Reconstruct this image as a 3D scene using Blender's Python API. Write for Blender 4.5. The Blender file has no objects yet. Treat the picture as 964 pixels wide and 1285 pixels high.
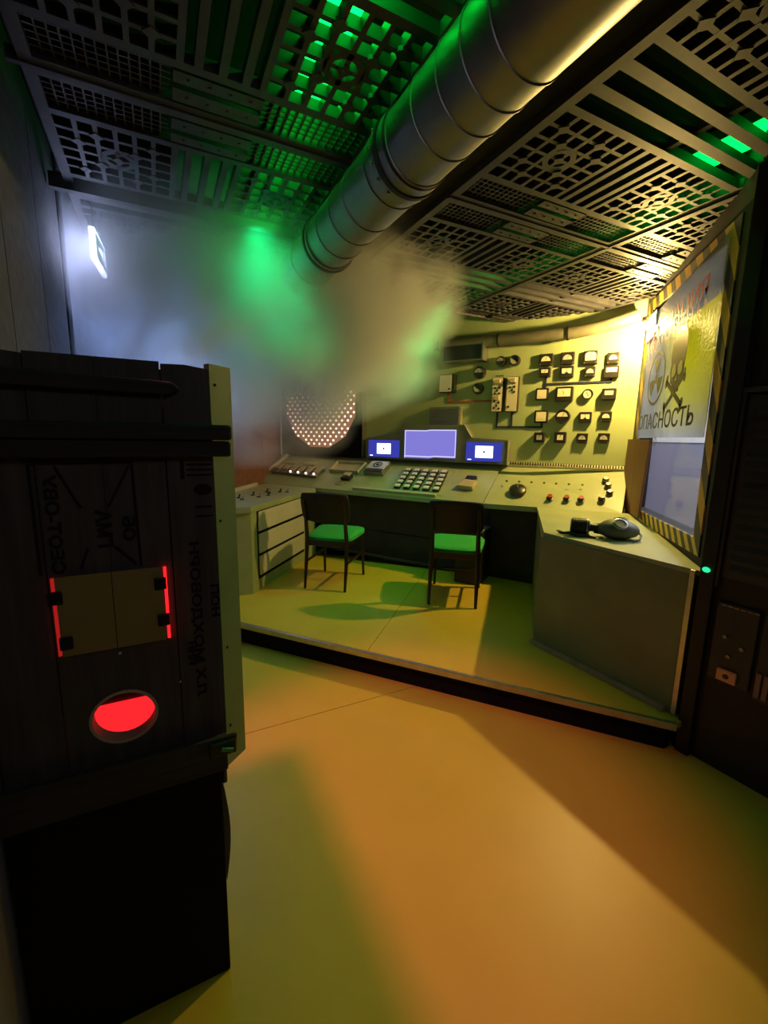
import bpy, bmesh, math, random
from mathutils import Matrix, Vector
random.seed(4)
SC = bpy.context.scene
COL = SC.collection
PI = math.pi
V = Vector

# ------------------------------------------------------------------ camera
FPX = 550.0
PITCH, YAW, ROLL = math.radians(9.8), math.radians(19.4), math.radians(1.0)
EYE = V((0, 0, 1.39))
_f = V((-math.sin(YAW) * math.cos(PITCH), math.cos(YAW) * math.cos(PITCH), -math.sin(PITCH)))
_r = V((math.cos(YAW), math.sin(YAW), 0))
_u = _r.cross(_f)
_r2 = _r * math.cos(ROLL) + _u * math.sin(ROLL)
_u2 = -_r * math.sin(ROLL) + _u * math.cos(ROLL)
cd = bpy.data.cameras.new('camera')
cd.sensor_fit = 'HORIZONTAL'
cd.sensor_width = 36.0
cd.lens = FPX * 36.0 / 964.0
cd.clip_start = 0.02
cam = bpy.data.objects.new('camera', cd)
COL.objects.link(cam)
M = Matrix((_r2, _u2, -_f)).transposed().to_4x4()
M.translation = EYE
cam.matrix_world = M
SC.camera = cam

# ------------------------------------------------------------------ world, view
w = bpy.data.worlds.new('dark_hall')
SC.world = w
w.use_nodes = True
w.node_tree.nodes['Background'].inputs[0].default_value = (0.55, 0.6, 0.75, 1)
w.node_tree.nodes['Background'].inputs[1].default_value = 0.02
SC.view_settings.view_transform = 'Standard'
SC.view_settings.look = 'None'
SC.view_settings.exposure = 0.0
SC.view_settings.gamma = 1.0
SC.view_settings.use_curve_mapping = False
SC.cycles.volume_bounces = 2
SC.cycles.max_bounces = 8
SC.cycles.volume_step_rate = 1.0
SC.cycles.sample_clamp_indirect = 6.0
SC.cycles.use_denoising = True

# frames -----------------------------------------------------------
UPV = V((0, 0, 1))
GA = math.radians(46.5)                    # the ceiling grid's turn
AV = V((math.cos(GA), math.sin(GA), 0))
BV = V((-math.sin(GA), math.cos(GA), 0))


def AB(a, b, z=0.0):
    return AV * a + BV * b + UPV * z


def frame(o, right, up):
    right = right.normalized(); up = up.normalized()
    out = right.cross(up)
    m = Matrix((right, up, out)).transposed().to_4x4()
    m.translation = o
    return m


def T(x, y, z):
    return Matrix.Translation((x, y, z))


WA = math.radians(11)
W_RIGHT = V((math.cos(WA), -math.sin(WA), 0))
W_OUT = V((-math.sin(WA), -math.cos(WA), 0))
WF = frame(V((0.7, 4.1, 0)), W_RIGHT, UPV)            # instrument wall: x right, y up, z into the room
DESK_D, DESK_Z, DESK_ZB = 0.57, 0.845, 1.148
_al = math.atan2(DESK_ZB - DESK_Z, DESK_D)
SF = frame(V((0.7, 4.1, DESK_Z)) + W_OUT * DESK_D, W_RIGHT, -W_OUT * math.cos(_al) + UPV * math.sin(_al))
FL, FR, BR = V((-.43, 3.74, .845)), V((.63, 3.70, .845)), V((.69, 4.1, 1.149))
_rx = (FR - FL).normalized()
_nr = _rx.cross(BR - FR).normalized()
RF = frame(FL, _rx, _nr.cross(_rx))
PF = frame(V((0.69, 0, 0)), V((0, -1, 0)), UPV)       # window wall: x towards the camera side, y up, z into the room
RD = V((.604, -.51, 0)).normalized()
KF = frame(V((.69, 2.13, 0)), RD, UPV)                # equipment rack front
LF = frame(V((-2.05, 2.76, 0)), V((-.115, .993, 0)), UPV)   # drawer front
CF = frame(AB(0, 1.0), AV, UPV)                       # crate front: x = A, y = up, z towards camera

LAMP_POS = V((0.642, 3.78, 2.205))


# ------------------------------------------------------------------ lights
def light(name, kind, loc, power, color, target=None, **k):
    d = bpy.data.lights.new(name, kind)
    d.energy = power
    d.color = color
    for a, b in k.items():
        setattr(d, a, b)
    o = bpy.data.objects.new(name, d)
    COL.objects.link(o)
    o.location = loc
    if target is not None:
        o.rotation_euler = (V(target) - V(loc)).to_track_quat('-Z', 'Y').to_euler()
    return o


light('ceiling_spot', 'SPOT', AB(-.04, 1.30, 2.37), 105, (1.0, .22, .42), target=AB(.70, 1.30, 0), spot_size=math.radians(52), spot_blend=.6, shadow_soft_size=.05)
light('next_room_light', 'AREA', (1.7, 3.9, 2.3), 42, (.83, .87, 1.0), target=(1.7, 3.9, 0), shape='RECTANGLE', size=1.0, size_y=1.6)

light('added_smoke_fill', 'POINT', AB(.12, 3.30, 2.0), 60, (.30, .46, 1.0), shadow_soft_size=.40)  # added blue lamp without a fixture, brightens the smoke by the exit sign
light('added_green_beam', 'SPOT', AB(.50, 2.42, 2.40), 46, (.0, 1.0, .30), target=AB(.75, 2.85, 1.4), spot_size=math.radians(100), spot_blend=.8, shadow_soft_size=.10)  # added spot below the panels, carries the strip's green into the smoke
light('added_green_beam', 'SPOT', AB(2.0, 2.85, 2.40), 34, (.0, 1.0, .22), target=AB(1.5, 3.3, 1.4), spot_size=math.radians(80), spot_blend=.7, shadow_soft_size=.04)  # second added spot, for the strip above the desks
light('added_fill_light', 'AREA', (1.0, -.3, 2.2), 1.7, (.95, .93, 1.0), target=(-.3, 1.4, .9), shape='DISK', size=.5)  # added fill behind the camera, no real lamp there

# ------------------------------------------------------------------ mesh builder


class MB:
    def __init__(self):
        self.v = []; self.f = []

    def add(self, vs, fs, m=None):
        o = len(self.v)
        for p in vs:
            p = V(p)
            self.v.append(m @ p if m else p)
        for f in fs:
            self.f.append([i + o for i in f])
        return self

    def box(self, x0, x1, y0, y1, z0, z1, m=None):
        return self.add([(x0, y0, z0), (x1, y0, z0), (x1, y1, z0), (x0, y1, z0), (x0, y0, z1), (x1, y0, z1), (x1, y1, z1), (x0, y1, z1)],
                        [(0, 3, 2, 1), (4, 5, 6, 7), (0, 1, 5, 4), (1, 2, 6, 5), (2, 3, 7, 6), (3, 0, 4, 7)], m)

    def cbox(self, x, y, z, sx, sy, sz, m=None):
        return self.box(x - sx / 2, x + sx / 2, y - sy / 2, y + sy / 2, z - sz / 2, z + sz / 2, m)

    def prism(self, poly, z0, z1, m=None):
        a = sum(poly[i - 1][0] * poly[i][1] - poly[i][0] * poly[i - 1][1] for i in range(len(poly)))
        if a < 0:
            poly = poly[::-1]
        n = len(poly)
        vs = [(p[0], p[1], z0) for p in poly] + [(p[0], p[1], z1) for p in poly]
        fs = [tuple(range(n))[::-1], tuple(range(n, 2 * n))]
        fs += [(i, (i + 1) % n, n + (i + 1) % n, n + i) for i in range(n)]
        return self.add(vs, fs, m)

    def tube(self, path, r, n=10, m=None, caps=True):
        path = [V(p) for p in path]
        rs = r if isinstance(r, (list, tuple)) else [r] * len(path)
        vs = []; fs = []
        prev = None
        for i, p in enumerate(path):
            t = (path[min(i + 1, len(path) - 1)] - path[max(i - 1, 0)]).normalized()
            if prev is None:
                a = V((0, 0, 1)) if abs(t.z) < .9 else V((1, 0, 0))
                e = t.cross(a).normalized()
            else:
                e = (prev - t * prev.dot(t)).normalized()
            prev = e
            g = t.cross(e)
            for k in range(n):
                q = 2 * PI * k / n
                vs.append(p + (e * math.cos(q) + g * math.sin(q)) * rs[i])
        for i in range(len(path) - 1):
            for k in range(n):
                fs.append((i * n + k, i * n + (k + 1) % n, (i + 1) * n + (k + 1) % n, (i + 1) * n + k))
        if caps:
            fs.append(tuple(range(n))[::-1]); fs.append(tuple(range((len(path) - 1) * n, len(path) * n)))
        return self.add(vs, fs, m)

    def lathe(self, prof, n=16, m=None):
        """prof: (radius, z) from first to last; radius 0 closes."""
        vs = []; fs = []
        for r, z in prof:
            for k in range(n):
                q = 2 * PI * k / n
                vs.append((max(r, 1e-5) * math.cos(q), max(r, 1e-5) * math.sin(q), z))
        for i in range(len(prof) - 1):
            for k in range(n):
                fs.append((i * n + k, i * n + (k + 1) % n, (i + 1) * n + (k + 1) % n, (i + 1) * n + k))
        return self.add(vs, fs, m)

    def disc(self, r, z0, z1, n=16, m=None, r2=None):
        return self.lathe([(0, z0), (r, z0), (r if r2 is None else r2, z1), (0, z1)], n, m)

    def ell(self, c, rad, nu=16, nv=10, m=None, fn=None):
        vs = []; fs = []
        for j in range(nv + 1):
            th = PI * j / nv
            for k in range(nu):
                q = 2 * PI * k / nu
                d = V((math.sin(th) * math.cos(q), math.sin(th) * math.sin(q), -math.cos(th)))
                s = fn(d) if fn else 1.0
                vs.append((c[0] + d.x * rad[0] * s, c[1] + d.y * rad[1] * s, c[2] + d.z * rad[2] * s))
        for j in range(nv):
            for k in range(nu):
                fs.append((j * nu + k, j * nu + (k + 1) % nu, (j + 1) * nu + (k + 1) % nu, (j + 1) * nu + k))
        return self.add(vs, fs, m)

    def mesh(self, name, mat, smooth=False):
        me = bpy.data.meshes.new(name)
        me.from_pydata([tuple(p) for p in self.v], [], self.f)
        bm = bmesh.new(); bm.from_mesh(me)
        bmesh.ops.remove_doubles(bm, verts=bm.verts, dist=1e-5)
        bmesh.ops.recalc_face_normals(bm, faces=bm.faces)
        bm.to_mesh(me); bm.free()
        if mat is not None:
            me.materials.append(mat)
        if smooth:
            for p in me.polygons:
                p.use_smooth = True
        return me

    def build(self, name, mat, parent=None, m=None, smooth=False, bevel=0.0):
        return link(name, self.mesh(name, mat, smooth), parent, m, bevel, smooth)


def link(name, me, parent=None, m=None, bevel=0.0, smooth=False):
    o = bpy.data.objects.new(name, me)
    COL.objects.link(o)
    if parent is not None:
        o.parent = parent
    if m is not None:
        o.matrix_local = m
    if bevel:
        b = o.modifiers.new('bevel', 'BEVEL'); b.width = bevel; b.segments = 2; b.limit_method = 'ANGLE'
    elif smooth:
        e = o.modifiers.new('split', 'EDGE_SPLIT'); e.split_angle = math.radians(40)
    return o


def tag(o, label=None, cat=None, group=None, kind=None):
    for k, v in (('label', label), ('category', cat), ('group', group), ('kind', kind)):
        if v:
            o[k] = v
    return o


def thing(name, label, cat, m=None, group=None, kind=None):
    o = bpy.data.objects.new(name, None)
    o.empty_display_size = .05
    COL.objects.link(o)
    if m is not None:
        o.matrix_world = m
    return tag(o, label, cat, group, kind)


def text(body, w, h, mat, name, parent, m, weight=0.0, depth=.0008):
    """flat lettering fitted to w x h, lower left corner at m's origin"""
    c = bpy.data.curves.new('lettering', 'FONT')
    c.body = body; c.size = 1; c.offset = weight; c.extrude = .01; c.resolution_u = 3
    t = bpy.data.objects.new('lettering', c)
    COL.objects.link(t)
    dg = bpy.context.evaluated_depsgraph_get()
    me = bpy.data.meshes.new_from_object(t.evaluated_get(dg))
    bpy.data.objects.remove(t)
    xs = [v.co.x for v in me.vertices]; ys = [v.co.y for v in me.vertices]
    sx = w / (max(xs) - min(xs)); sy = h / (max(ys) - min(ys))
    for v in me.vertices:
        v.co = ((v.co.x - min(xs)) * sx, (v.co.y - min(ys)) * sy, (v.co.z + .01) / .02 * depth)
    me.materials.clear(); me.materials.append(mat)
    return link(name, me, parent, m)


# ------------------------------------------------------------------ materials
def nodes_of(name):
    m = bpy.data.materials.new(name)
    m.use_nodes = True
    nt = m.node_tree
    return m, nt, nt.nodes['Principled BSDF']


def mat(name, col, rough=.5, metal=0., var=.0, scale=6., stretch=(1, 1, 1), bump=0., col2=None, emit=0., ecol=None, trans=0., spec=.5, rvar=0., thresh=None):
    m, nt, b = nodes_of(name)
    b.inputs['Base Color'].default_value = (*col, 1)
    b.inputs['Roughness'].default_value = rough
    b.inputs['Metallic'].default_value = metal
    b.inputs['Specular IOR Level'].default_value = spec
    if trans:
        b.inputs['Transmission Weight'].default_value = trans
    if emit:
        b.inputs['Emission Color'].default_value = (*(ecol or col), 1)
        b.inputs['Emission Strength'].default_value = emit
    if var or bump or rvar or col2:
        tc = nt.nodes.new('ShaderNodeTexCoord')
        mp = nt.nodes.new('ShaderNodeMapping')
        mp.inputs['Scale'].default_value = [scale * s for s in stretch]
        nz = nt.nodes.new('ShaderNodeTexNoise')
        nz.inputs['Scale'].default_value = 1.0
        nz.inputs['Detail'].default_value = 6
        nt.links.new(tc.outputs['Object'], mp.inputs[0]); nt.links.new(mp.outputs[0], nz.inputs[0])
        rp = nt.nodes.new('ShaderNodeValToRGB')
        lo, hi = thresh or (.3, .7)
        rp.color_ramp.elements[0].position = lo; rp.color_ramp.elements[1].position = hi
        c2 = col2 or tuple(c * (1 - var) for c in col)
        rp.color_ramp.elements[0].color = (*c2, 1); rp.color_ramp.elements[1].color = (*col, 1)
        nt.links.new(nz.outputs[0], rp.inputs[0]); nt.links.new(rp.outputs[0], b.inputs['Base Color'])
        if bump:
            bp = nt.nodes.new('ShaderNodeBump'); bp.inputs['Strength'].default_value = bump; bp.inputs['Distance'].default_value = .01
            nt.links.new(nz.outputs[0], bp.inputs['Height']); nt.links.new(bp.outputs[0], b.inputs['Normal'])
        if rvar:
            mr = nt.nodes.new('ShaderNodeMapRange'); mr.inputs['To Min'].default_value = rough - rvar; mr.inputs['To Max'].default_value = rough + rvar
            nt.links.new(nz.outputs[0], mr.inputs[0]); nt.links.new(mr.outputs[0], b.inputs['Roughness'])
    return m


def glow(name, col, s):
    m, nt, b = nodes_of(name)
    e = nt.nodes.new('ShaderNodeEmission')
    e.inputs[0].default_value = (*col, 1); e.inputs[1].default_value = s
    nt.links.new(e.outputs[0], nt.nodes['Material Output'].inputs[0])
    return m


def stripes(name, c1, c2, axis, period, duty=.5, rough=.5):
    m, nt, b = nodes_of(name)
    b.inputs['Roughness'].default_value = rough
    tc = nt.nodes.new('ShaderNodeTexCoord')
    dt = nt.nodes.new('ShaderNodeVectorMath'); dt.operation = 'DOT_PRODUCT'; dt.inputs[1].default_value = [a / period for a in axis]
    nt.links.new(tc.outputs['Object'], dt.inputs[0])
    fr = nt.nodes.new('ShaderNodeMath'); fr.operation = 'FRACT'; nt.links.new(dt.outputs['Value'], fr.inputs[0])
    gt = nt.nodes.new('ShaderNodeMath'); gt.operation = 'GREATER_THAN'; gt.inputs[1].default_value = duty; nt.links.new(fr.outputs[0], gt.inputs[0])
    mx = nt.nodes.new('ShaderNodeMix'); mx.data_type = 'RGBA'
    mx.inputs[6].default_value = (*c1, 1); mx.inputs[7].default_value = (*c2, 1)
    nt.links.new(gt.outputs[0], mx.inputs[0]); nt.links.new(mx.outputs[2], b.inputs['Base Color'])
    return m


m_floor = mat('yellow_floor_paint', (.64, .47, .04), .42, var=.10, scale=3, rvar=.05, bump=.02)
m_plat = mat('yellow_platform_paint', (.66, .48, .035), .4, var=.10, scale=4, rvar=.05, bump=.02)
m_black = mat('black_paint', (.007, .007, .007), .85, var=.3, scale=8, spec=.15)
m_wall = mat('green_wall_enamel', (.44, .52, .23), .5, var=.14, scale=2.5, bump=.05)
m_dark = mat('charcoal_wall', (.016, .016, .018), .7, var=.3, scale=5, bump=.1)
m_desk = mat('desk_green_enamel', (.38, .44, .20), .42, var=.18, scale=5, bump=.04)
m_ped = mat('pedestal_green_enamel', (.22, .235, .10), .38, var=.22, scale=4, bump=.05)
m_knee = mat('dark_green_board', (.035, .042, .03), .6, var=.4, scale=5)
m_cream = mat('cream_drawer_front', (.62, .60, .42), .45, var=.08, scale=5)
m_pale = mat('pale_trim', (.55, .53, .34), .45, var=.1, scale=8)
m_alu = mat('aluminium', (.55, .54, .50), .35, 1.0, var=.2, scale=20)
m_pallet = mat('grey_plastic', (.056, .055, .062), .5, var=.45, scale=9, bump=.06)
m_ceil = mat('black_ceiling', (.012, .012, .013), .9)
m_duct = mat('galvanised_steel', (.34, .34, .35), .44, 1.0, var=.25, scale=7, rvar=.08, bump=.03)
m_ductband = mat('duct_black_gasket', (.015, .015, .015), .6)
m_pipe = mat('corrugated_pipe', (.30, .28, .18), .5, .3, var=.3, scale=10)
m_wood = mat('dark_weathered_wood', (.105, .085, .075), .75, scale=9, stretch=(4, .35, 4), bump=.5, col2=(.055, .046, .042))
m_woodb = mat('dark_batten_wood', (.045, .038, .034), .8, scale=9, stretch=(.35, 5, 5), bump=.5, col2=(.02, .017, .016))
m_sten = mat('stencil_ink', (.024, .020, .019), .9, spec=.1)
m_brown = mat('brown_wall_board', (.28, .115, .05), .6, scale=5, stretch=(3, 3, .3), col2=(.19, .075, .035), bump=.1)
m_lwall = mat('grey_plank_wall', (.06, .06, .058), .75, scale=7, stretch=(3, 3, .3), col2=(.03, .03, .03), bump=.3)
m_lgrey = mat('grey_wainscot', (.72, .72, .72), .7, var=.15, scale=5)
m_farwall = mat('pale_grey_wall', (.32, .34, .38), .7, var=.15, scale=3)
m_blkwood = mat('dark_brown_chair_wood', (.020, .008, .005), .35, var=.4, scale=12, stretch=(1, 1, .2))
m_blkpl = mat('black_plywood_back', (.004, .0035, .0035), .5, var=.3, scale=8)
m_seat = mat('green_seat_cloth', (.025, .46, .055), .8, var=.2, scale=60, bump=.1)
m_mblack = mat('black_bakelite', (.018, .016, .014), .35)
m_mface = mat('cream_dial', (.78, .70, .48), .4)
m_mgrey = mat('grey_dial', (.45, .44, .36), .4)
m_glass = mat('dark_glass', (.09, .08, .06), .12)
m_trace = mat('navy_pipe_line', (.02, .025, .06), .5)
m_tred = mat('red_pipe_line', (.42, .09, .03), .5)
m_metal = mat('grey_steel', (.30, .30, .27), .4, .7, var=.2, scale=10)
m_house = mat('monitor_housing_enamel', (.20, .21, .14), .45, var=.15, scale=6)
m_red = mat('red_button', (.35, .03, .015), .3)
m_white = mat('white_key', (.75, .74, .66), .4)
m_tan = mat('tan_plastic', (.48, .42, .24), .45)
m_rubber = mat('black_rubber', (.016, .018, .016), .45, var=.3, scale=30)
m_rubgrey = mat('grey_rubber', (.11, .12, .085), .5, var=.35, scale=14)
m_lens = mat('mask_lens', (.30, .30, .20), .12)
m_rack = mat('rack_black_steel', (.020, .018, .020), .5, .3, var=.3, scale=14)
m_rackg = mat('rack_grey_panel', (.055, .053, .052), .5, .3, var=.3, scale=12)
m_orange = mat('orange_cream_plate', (.95, .40, .16), .5)
m_roomwall = mat('next_room_wall', (.62, .61, .60), .7)
m_lav = mat('lavender_door', (.20, .20, .27), .5)
m_hz = [stripes('shaded_hazard_tape', (.015, .015, .015), (.62, .31, .015), (0, 1.0, -.75), .19), stripes('hazard_tape_flat', (.015, .015, .015), (.85, .55, .03), (0, 1.0, -1.2), .125)]  # first tape's orange is darkened, with the shade on the frame mixed in
m_bulb = glow('lamp_glow', (1.0, .66, .20), 4300)
m_led = glow('green_led_glow', (.0006, 1.0, .045), 8.5)
m_led2 = glow('dimmer_green_led_glow', (.0006, 1.0, .045), 5.0)
m_scr = glow('lilac_screen_glow', (.27, .24, .80), .85)
m_scrL = glow('blue_screen_glow', (.05, .06, .50), .8)
m_scrW = glow('white_screen_glow', (.85, .88, 1.0), 2.2)
m_dot = glow('warm_dot_glow', (1.0, .78, .58), 3.2)
m_redglow = glow('red_glow', (1.0, .015, .02), 1.5)
m_signW = glow('sign_white_glow', (.55, .62, 1.0), 15)
m_signG = glow('sign_green_glow', (.08, .45, .30), 1.2)
m_disc = mat('backlit_disc', (.50, .25, .17), .5, emit=.24, ecol=(1.0, .42, .25))

# ------------------------------------------------------------------ setting: floor, platform
floor = thing('floor', None, None, kind='structure')
fa = [(-1.45, -1.2), (4.2, -1.2), (4.2, 1.935), (-1.45, 1.935)]
fb = [(-.6, 1.939), (4.2, 1.939), (4.2, 5.2), (-.6, 5.2)]
for poly in (fa, fb):
    MB().prism([tuple(AB(a, b).xy) for a, b in poly], -.06, 0).build('floor_sheet', m_floor, floor)
MB().prism([tuple(AB(a, b).xy) for a, b in ((-1.45, -1.2), (4.2, -1.2), (4.2, 5.2), (-1.45, 5.2))], -.1, -.061).build('subfloor', m_black, floor)

plat = thing('platform', 'raised yellow floor platform with black riser under the control desks', 'platform', T(0, 0, 0))
FE0, FE1 = V((-2.30, 2.305)), V((.655, 2.098))


def fe(x):
    return FE0.y + (FE1.y - FE0.y) * (x - FE0.x) / (FE1.x - FE0.x)


s0, s1 = (-.872, fe(-.872)), (-.945, 3.95)
MB().prism([tuple(FE0), s0, s1, (-2.85, 3.95)], .125, .15).build('deck_sheet', m_plat, plat)
MB().prism([(s0[0] + .004, s0[1]), tuple(FE1), (.69, 2.14), (.69, 3.95), (s1[0] + .004, s1[1])], .125, .15).build('deck_sheet', m_plat, plat)
MB().prism([(-2.28, 2.335), (.63, 2.13), (.66, 2.17), (.68, 3.9), (-2.75, 3.9)], 0, .124).build('riser', m_black, plat)
e = V((FE1.x - FE0.x, FE1.y - FE0.y, 0))
tm = frame(V((FE0.x, FE0.y, 0)), e, UPV)
MB().box(0, e.length + .004, .118, .1535, -.018, .004).build('edge_trim', m_alu, plat, tm, bevel=.003)

# ------------------------------------------------------------------ setting: walls
wb = MB().box(-4.05, .02, 0, 2.64, -.08, 0).build('wall_back', m_wall, None, WF)
tag(wb, kind='structure')
# right wall with its window opening, from the drawn quad
WO = [(3.84, 2.33), (2.415, 2.225), (2.353, .955), (3.84, .885)]    # (y, z) TL TR BR BL
OUT = [(4.16, 2.64), (2.13, 2.64), (2.13, 0), (4.16, 0)]
wr = MB()
for i in range(4):
    j = (i + 1) % 4
    quad = [OUT[i], OUT[j], WO[j], WO[i]]
    wr.prism([(-y, z) for y, z in quad], -.09, 0)
wr = wr.build('wall_right', m_dark, None, frame(V((.70, 0, 0)), V((0, -1, 0)), UPV))
tag(wr, kind='structure')
win = thing('window_1', None, None, kind='structure')
cyz = (3.1, 1.6)
WIN_F = [(4.0, 2.415), (2.30, 2.30), (2.255, .885), (4.0, .80)]
for i in range(4):
    j = (i + 1) % 4
    quad = [WIN_F[i], WIN_F[j], WO[j], WO[i]]
    me = MB().prism([(-y, z) for y, z in quad], 0, .006, frame(V((.70, 0, 0)), V((0, -1, 0)), UPV)).build('frame_board', m_hz[1 if i == 2 else 0], win)
gm, gnt, gb = nodes_of('window_glass')
gnt.nodes.remove(gb)
tr = gnt.nodes.new('ShaderNodeBsdfTransparent'); gl = gnt.nodes.new('ShaderNodeBsdfGlossy'); gl.inputs['Roughness'].default_value = .03
mxs = gnt.nodes.new('ShaderNodeMixShader')
mxs.inputs[0].default_value = .07; gnt.links.new(tr.outputs[0], mxs.inputs[1]); gnt.links.new(gl.outputs[0], mxs.inputs[2])
gnt.links.new(mxs.outputs[0], gnt.nodes['Material Output'].inputs[0])
MB().prism([(-y, z) for y, z in WO], -.045, -.039, frame(V((.70, 0, 0)), V((0, -1, 0)), UPV)).build('glass_pane', gm, win)
# corner board below the lamp
tag(MB().prism([(-4.07, .86), (-3.40, .86), (-3.30, 1.40), (-4.07, 1.40)], .024, .040, frame(V((.70, 0, 0)), V((0, -1, 0)), UPV)).build('corner_board', m_brown), 'rust brown board standing between green wall and window, under the poster', 'board')

# left side
lw = thing('wall_left', None, None, kind='structure')
for k in range(4):
    b0 = .70 + k * .49
    MB().box(b0, b0 + .484, .60, 2.64, 0, .05).build('wall_plank', m_lwall, lw, frame(AB(-.40, 0), BV, UPV))
MB().box(.70, 2.655, 0, .60, 0, .055).build('wainscot', m_lgrey, lw, frame(AB(-.40, 0), BV, UPV))
MB().box(-1.45, -.35, 0, 2.64, -.05, 0).build('return_panel', m_dark, lw, frame(AB(0, .70), AV, UPV))
MB().box(-1.2, .70, 0, 2.64, -.05, 0).build('side_panel', m_dark, lw, frame(AB(-1.40, 0), BV, UPV))
MB().box(2.66, 2.715, 0, 2.64, -.02, .056).build('corner_post', m_black, lw, frame(AB(-.40, 0), BV, UPV))
# far left wall runs on to the instrument wall
q0, q1 = V((-2.33, 1.72, 0)), V((-3.13, 4.90, 0))
fl = thing('wall_far', None, None, kind='structure')
ff = frame(q0, q1 - q0, UPV)
L = (q1 - q0).length
cuts = [0, 1.25, 1.95, 2.62, L]
for k in range(4):
    MB().box(cuts[k], cuts[k + 1] - .006, 0, 2.64, -.05, 0).build('wall_panel', m_farwall if k == 0 else m_brown, fl, ff)
# walls behind the camera close the hall
tag(MB().box(-1.45, 2.55, 0, 2.64, -.05, 0).build('wall_near', m_dark, None, frame(AB(0, -1.2), AV, UPV)), kind='structure')
tag(MB().box(-1.2, .30, 0, 2.64, -.05, 0).build('wall_side', m_dark, None, frame(AB(2.55, 0), BV, UPV)), kind='structure')

# next room
nr = thing('wall_beyond', None, None, kind='structure')
MB().box(.80, 2.8, .0, .05, 2.32, 5.6, Matrix(((1, 0, 0, 0), (0, 0, 1, 0), (0, 1, 0, 0), (0, 0, 0, 1)))).build('room_floor', m_roomwall, nr)
MB().box(.80, 2.8, 5.3, 5.36, 0, 2.42).build('room_wall', m_roomwall, nr)
MB().box(2.75, 2.8, 2.36, 5.3, 0, 2.42).build('room_wall', m_roomwall, nr)
MB().box(.80, 2.75, 2.30, 2.35, 0, 2.42).build('room_wall', m_roomwall, nr)
MB().box(.80, 2.8, 2.30, 5.36, 2.40, 2.43).build('room_ceiling', m_roomwall, nr)
dr = thing('door_1', None, None, kind='structure')
MB().box(.98, 1.72, .05, 1.52, 5.26, 5.29, Matrix.Identity(4)).build('door_leaf', m_lav, dr) if False else None
dm = frame(V((.85, 5.30, 0)), V((1, 0, 0)), UPV)
MB().box(.16, .95, .12, 1.38, 0, .03).build('door_leaf', m_lav, dr, dm)
for a, b, c, d in ((.06, .16, .05, 1.48), (.95, 1.05, .05, 1.48), (.16, .95, 1.38, 1.48), (.16, .95, .05, .12)):
    MB().box(a, b, c, d, 0, .045).build('door_frame', m_roomwall, dr, dm)
lb = MB().box(.0, .09, .0, .14, 0, .02).build('wall_tablet', glow('tablet_glow', (.5, .6, 1.0), 1.2), None, dm @ T(.70, 1.19, .031))
tag(lb, 'small lit bluish tablet on the lavender door beyond the window', 'tablet')

# ------------------------------------------------------------------ ceiling with moulded panels
CZ = 2.42
ceil = tag(MB().prism([tuple(AB(a, b).xy) for a, b in ((-1.45, -1.2), (4.2, -1.2), (4.2, 5.2), (-1.45, 5.2))], 2.62, 2.68).build('ceiling', m_ceil), kind='structure')
PW, PL = 1.04, 1.49
HU, HV = PW / 2, PL / 2
D = .034


def rim_mesh():
    b = MB()
    b.box(-HU, -HU + .035, -HV, HV, 0, D); b.box(HU - .035, HU, -HV, HV, 0, D)
    b.box(-HU + .035, HU - .035, -HV, -HV + .03, 0, D); b.box(-HU + .035, HU - .035, HV - .03, HV, 0, D)
    for s in (-1, 1):
        for v0, v1 in ((.125, .155), (.535, .565)):
            a, c = sorted((s * v0, s * v1))
            b.box(-HU + .035, HU - .035, a, c, 0, D)
        b.box(-.125, -.105, *sorted((s * .155, s * .535)), 0, D); b.box(.105, .125, *sorted((s * .155, s * .535)), 0, D)
    return b.mesh('ceiling_panel', m_pallet)


def lattice_mesh():
    b = MB(); x0, x1, y0, y1 = .125, HU - .035, .155, .535
    n = 6
    for i in range(1, n):
        x = x0 + (x1 - x0) * i / n
        b.cbox(x, (y0 + y1) / 2, D * .5, .015, y1 - y0, D)
        y = y0 + (y1 - y0) * i / n
        b.cbox((x0 + x1) / 2, y, D * .5, x1 - x0, .015, D * .98)
    cx, cy = (x0 + x1) / 2, (y0 + y1) / 2
    b.lathe([(.062, 0.002), (.062, D * .9), (.040, D * .9), (.040, 0.002), (.062, 0.002)], 12, T(cx, cy, -.002))
    for i in range(1, n):
        for j in range(1, n):
            if (i + j) % 3 == 0:
                b.cbox(0, 0, 0, .034, .034, .012, T(x0 + (x1 - x0) * i / n, y0 + (y1 - y0) * j / n, .003) @ Matrix.Rotation(PI / 4, 4, 'Z'))
    return b.mesh('square_lattice', m_pallet)


def slots_mesh():
    b = MB()
    for x in (-.066, 0, .066):
        b.box(x - .012, x + .012, .155, .535, 0, D * .9)
    return b.mesh('slot_bar', m_pallet)


def bars_mesh():
    b = MB()
    for y in (-.048, .048):
        b.box(-HU + .035, HU - .035, y - .020, y + .020, 0, D * .9)
    b.box(-.012, .012, -.125, .125, .01, D * .9)
    return b.mesh('cross_bar', m_pallet)


def grille_mesh():
    b = MB(); x0, x1, y0, y1 = .135, HU - .035, .565, HV - .03
    n = 13
    for i in range(1, n):
        b.cbox(x0 + (x1 - x0) * i / n, (y0 + y1) / 2, D * .65, .005, y1 - y0, D * .5)
    for j in range(1, 6):
        b.cbox((x0 + x1) / 2, y0 + (y1 - y0) * j / 6, D * .65, x1 - x0, .005, D * .48)
    return b.mesh('fine_grille', m_pallet)


def plate_mesh():
    b = MB()
    for y0, y1 in ((.575, .622), (.648, .705)):
        b.box(-.13, .13, y0, y1, 0, .012)
        for x in (-.09, -.03, .03, .09):
            b.cbox(x, (y0 + y1) / 2, -.002, .008, .008, .004)
    return b.mesh('solid_plate', m_pallet)


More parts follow.
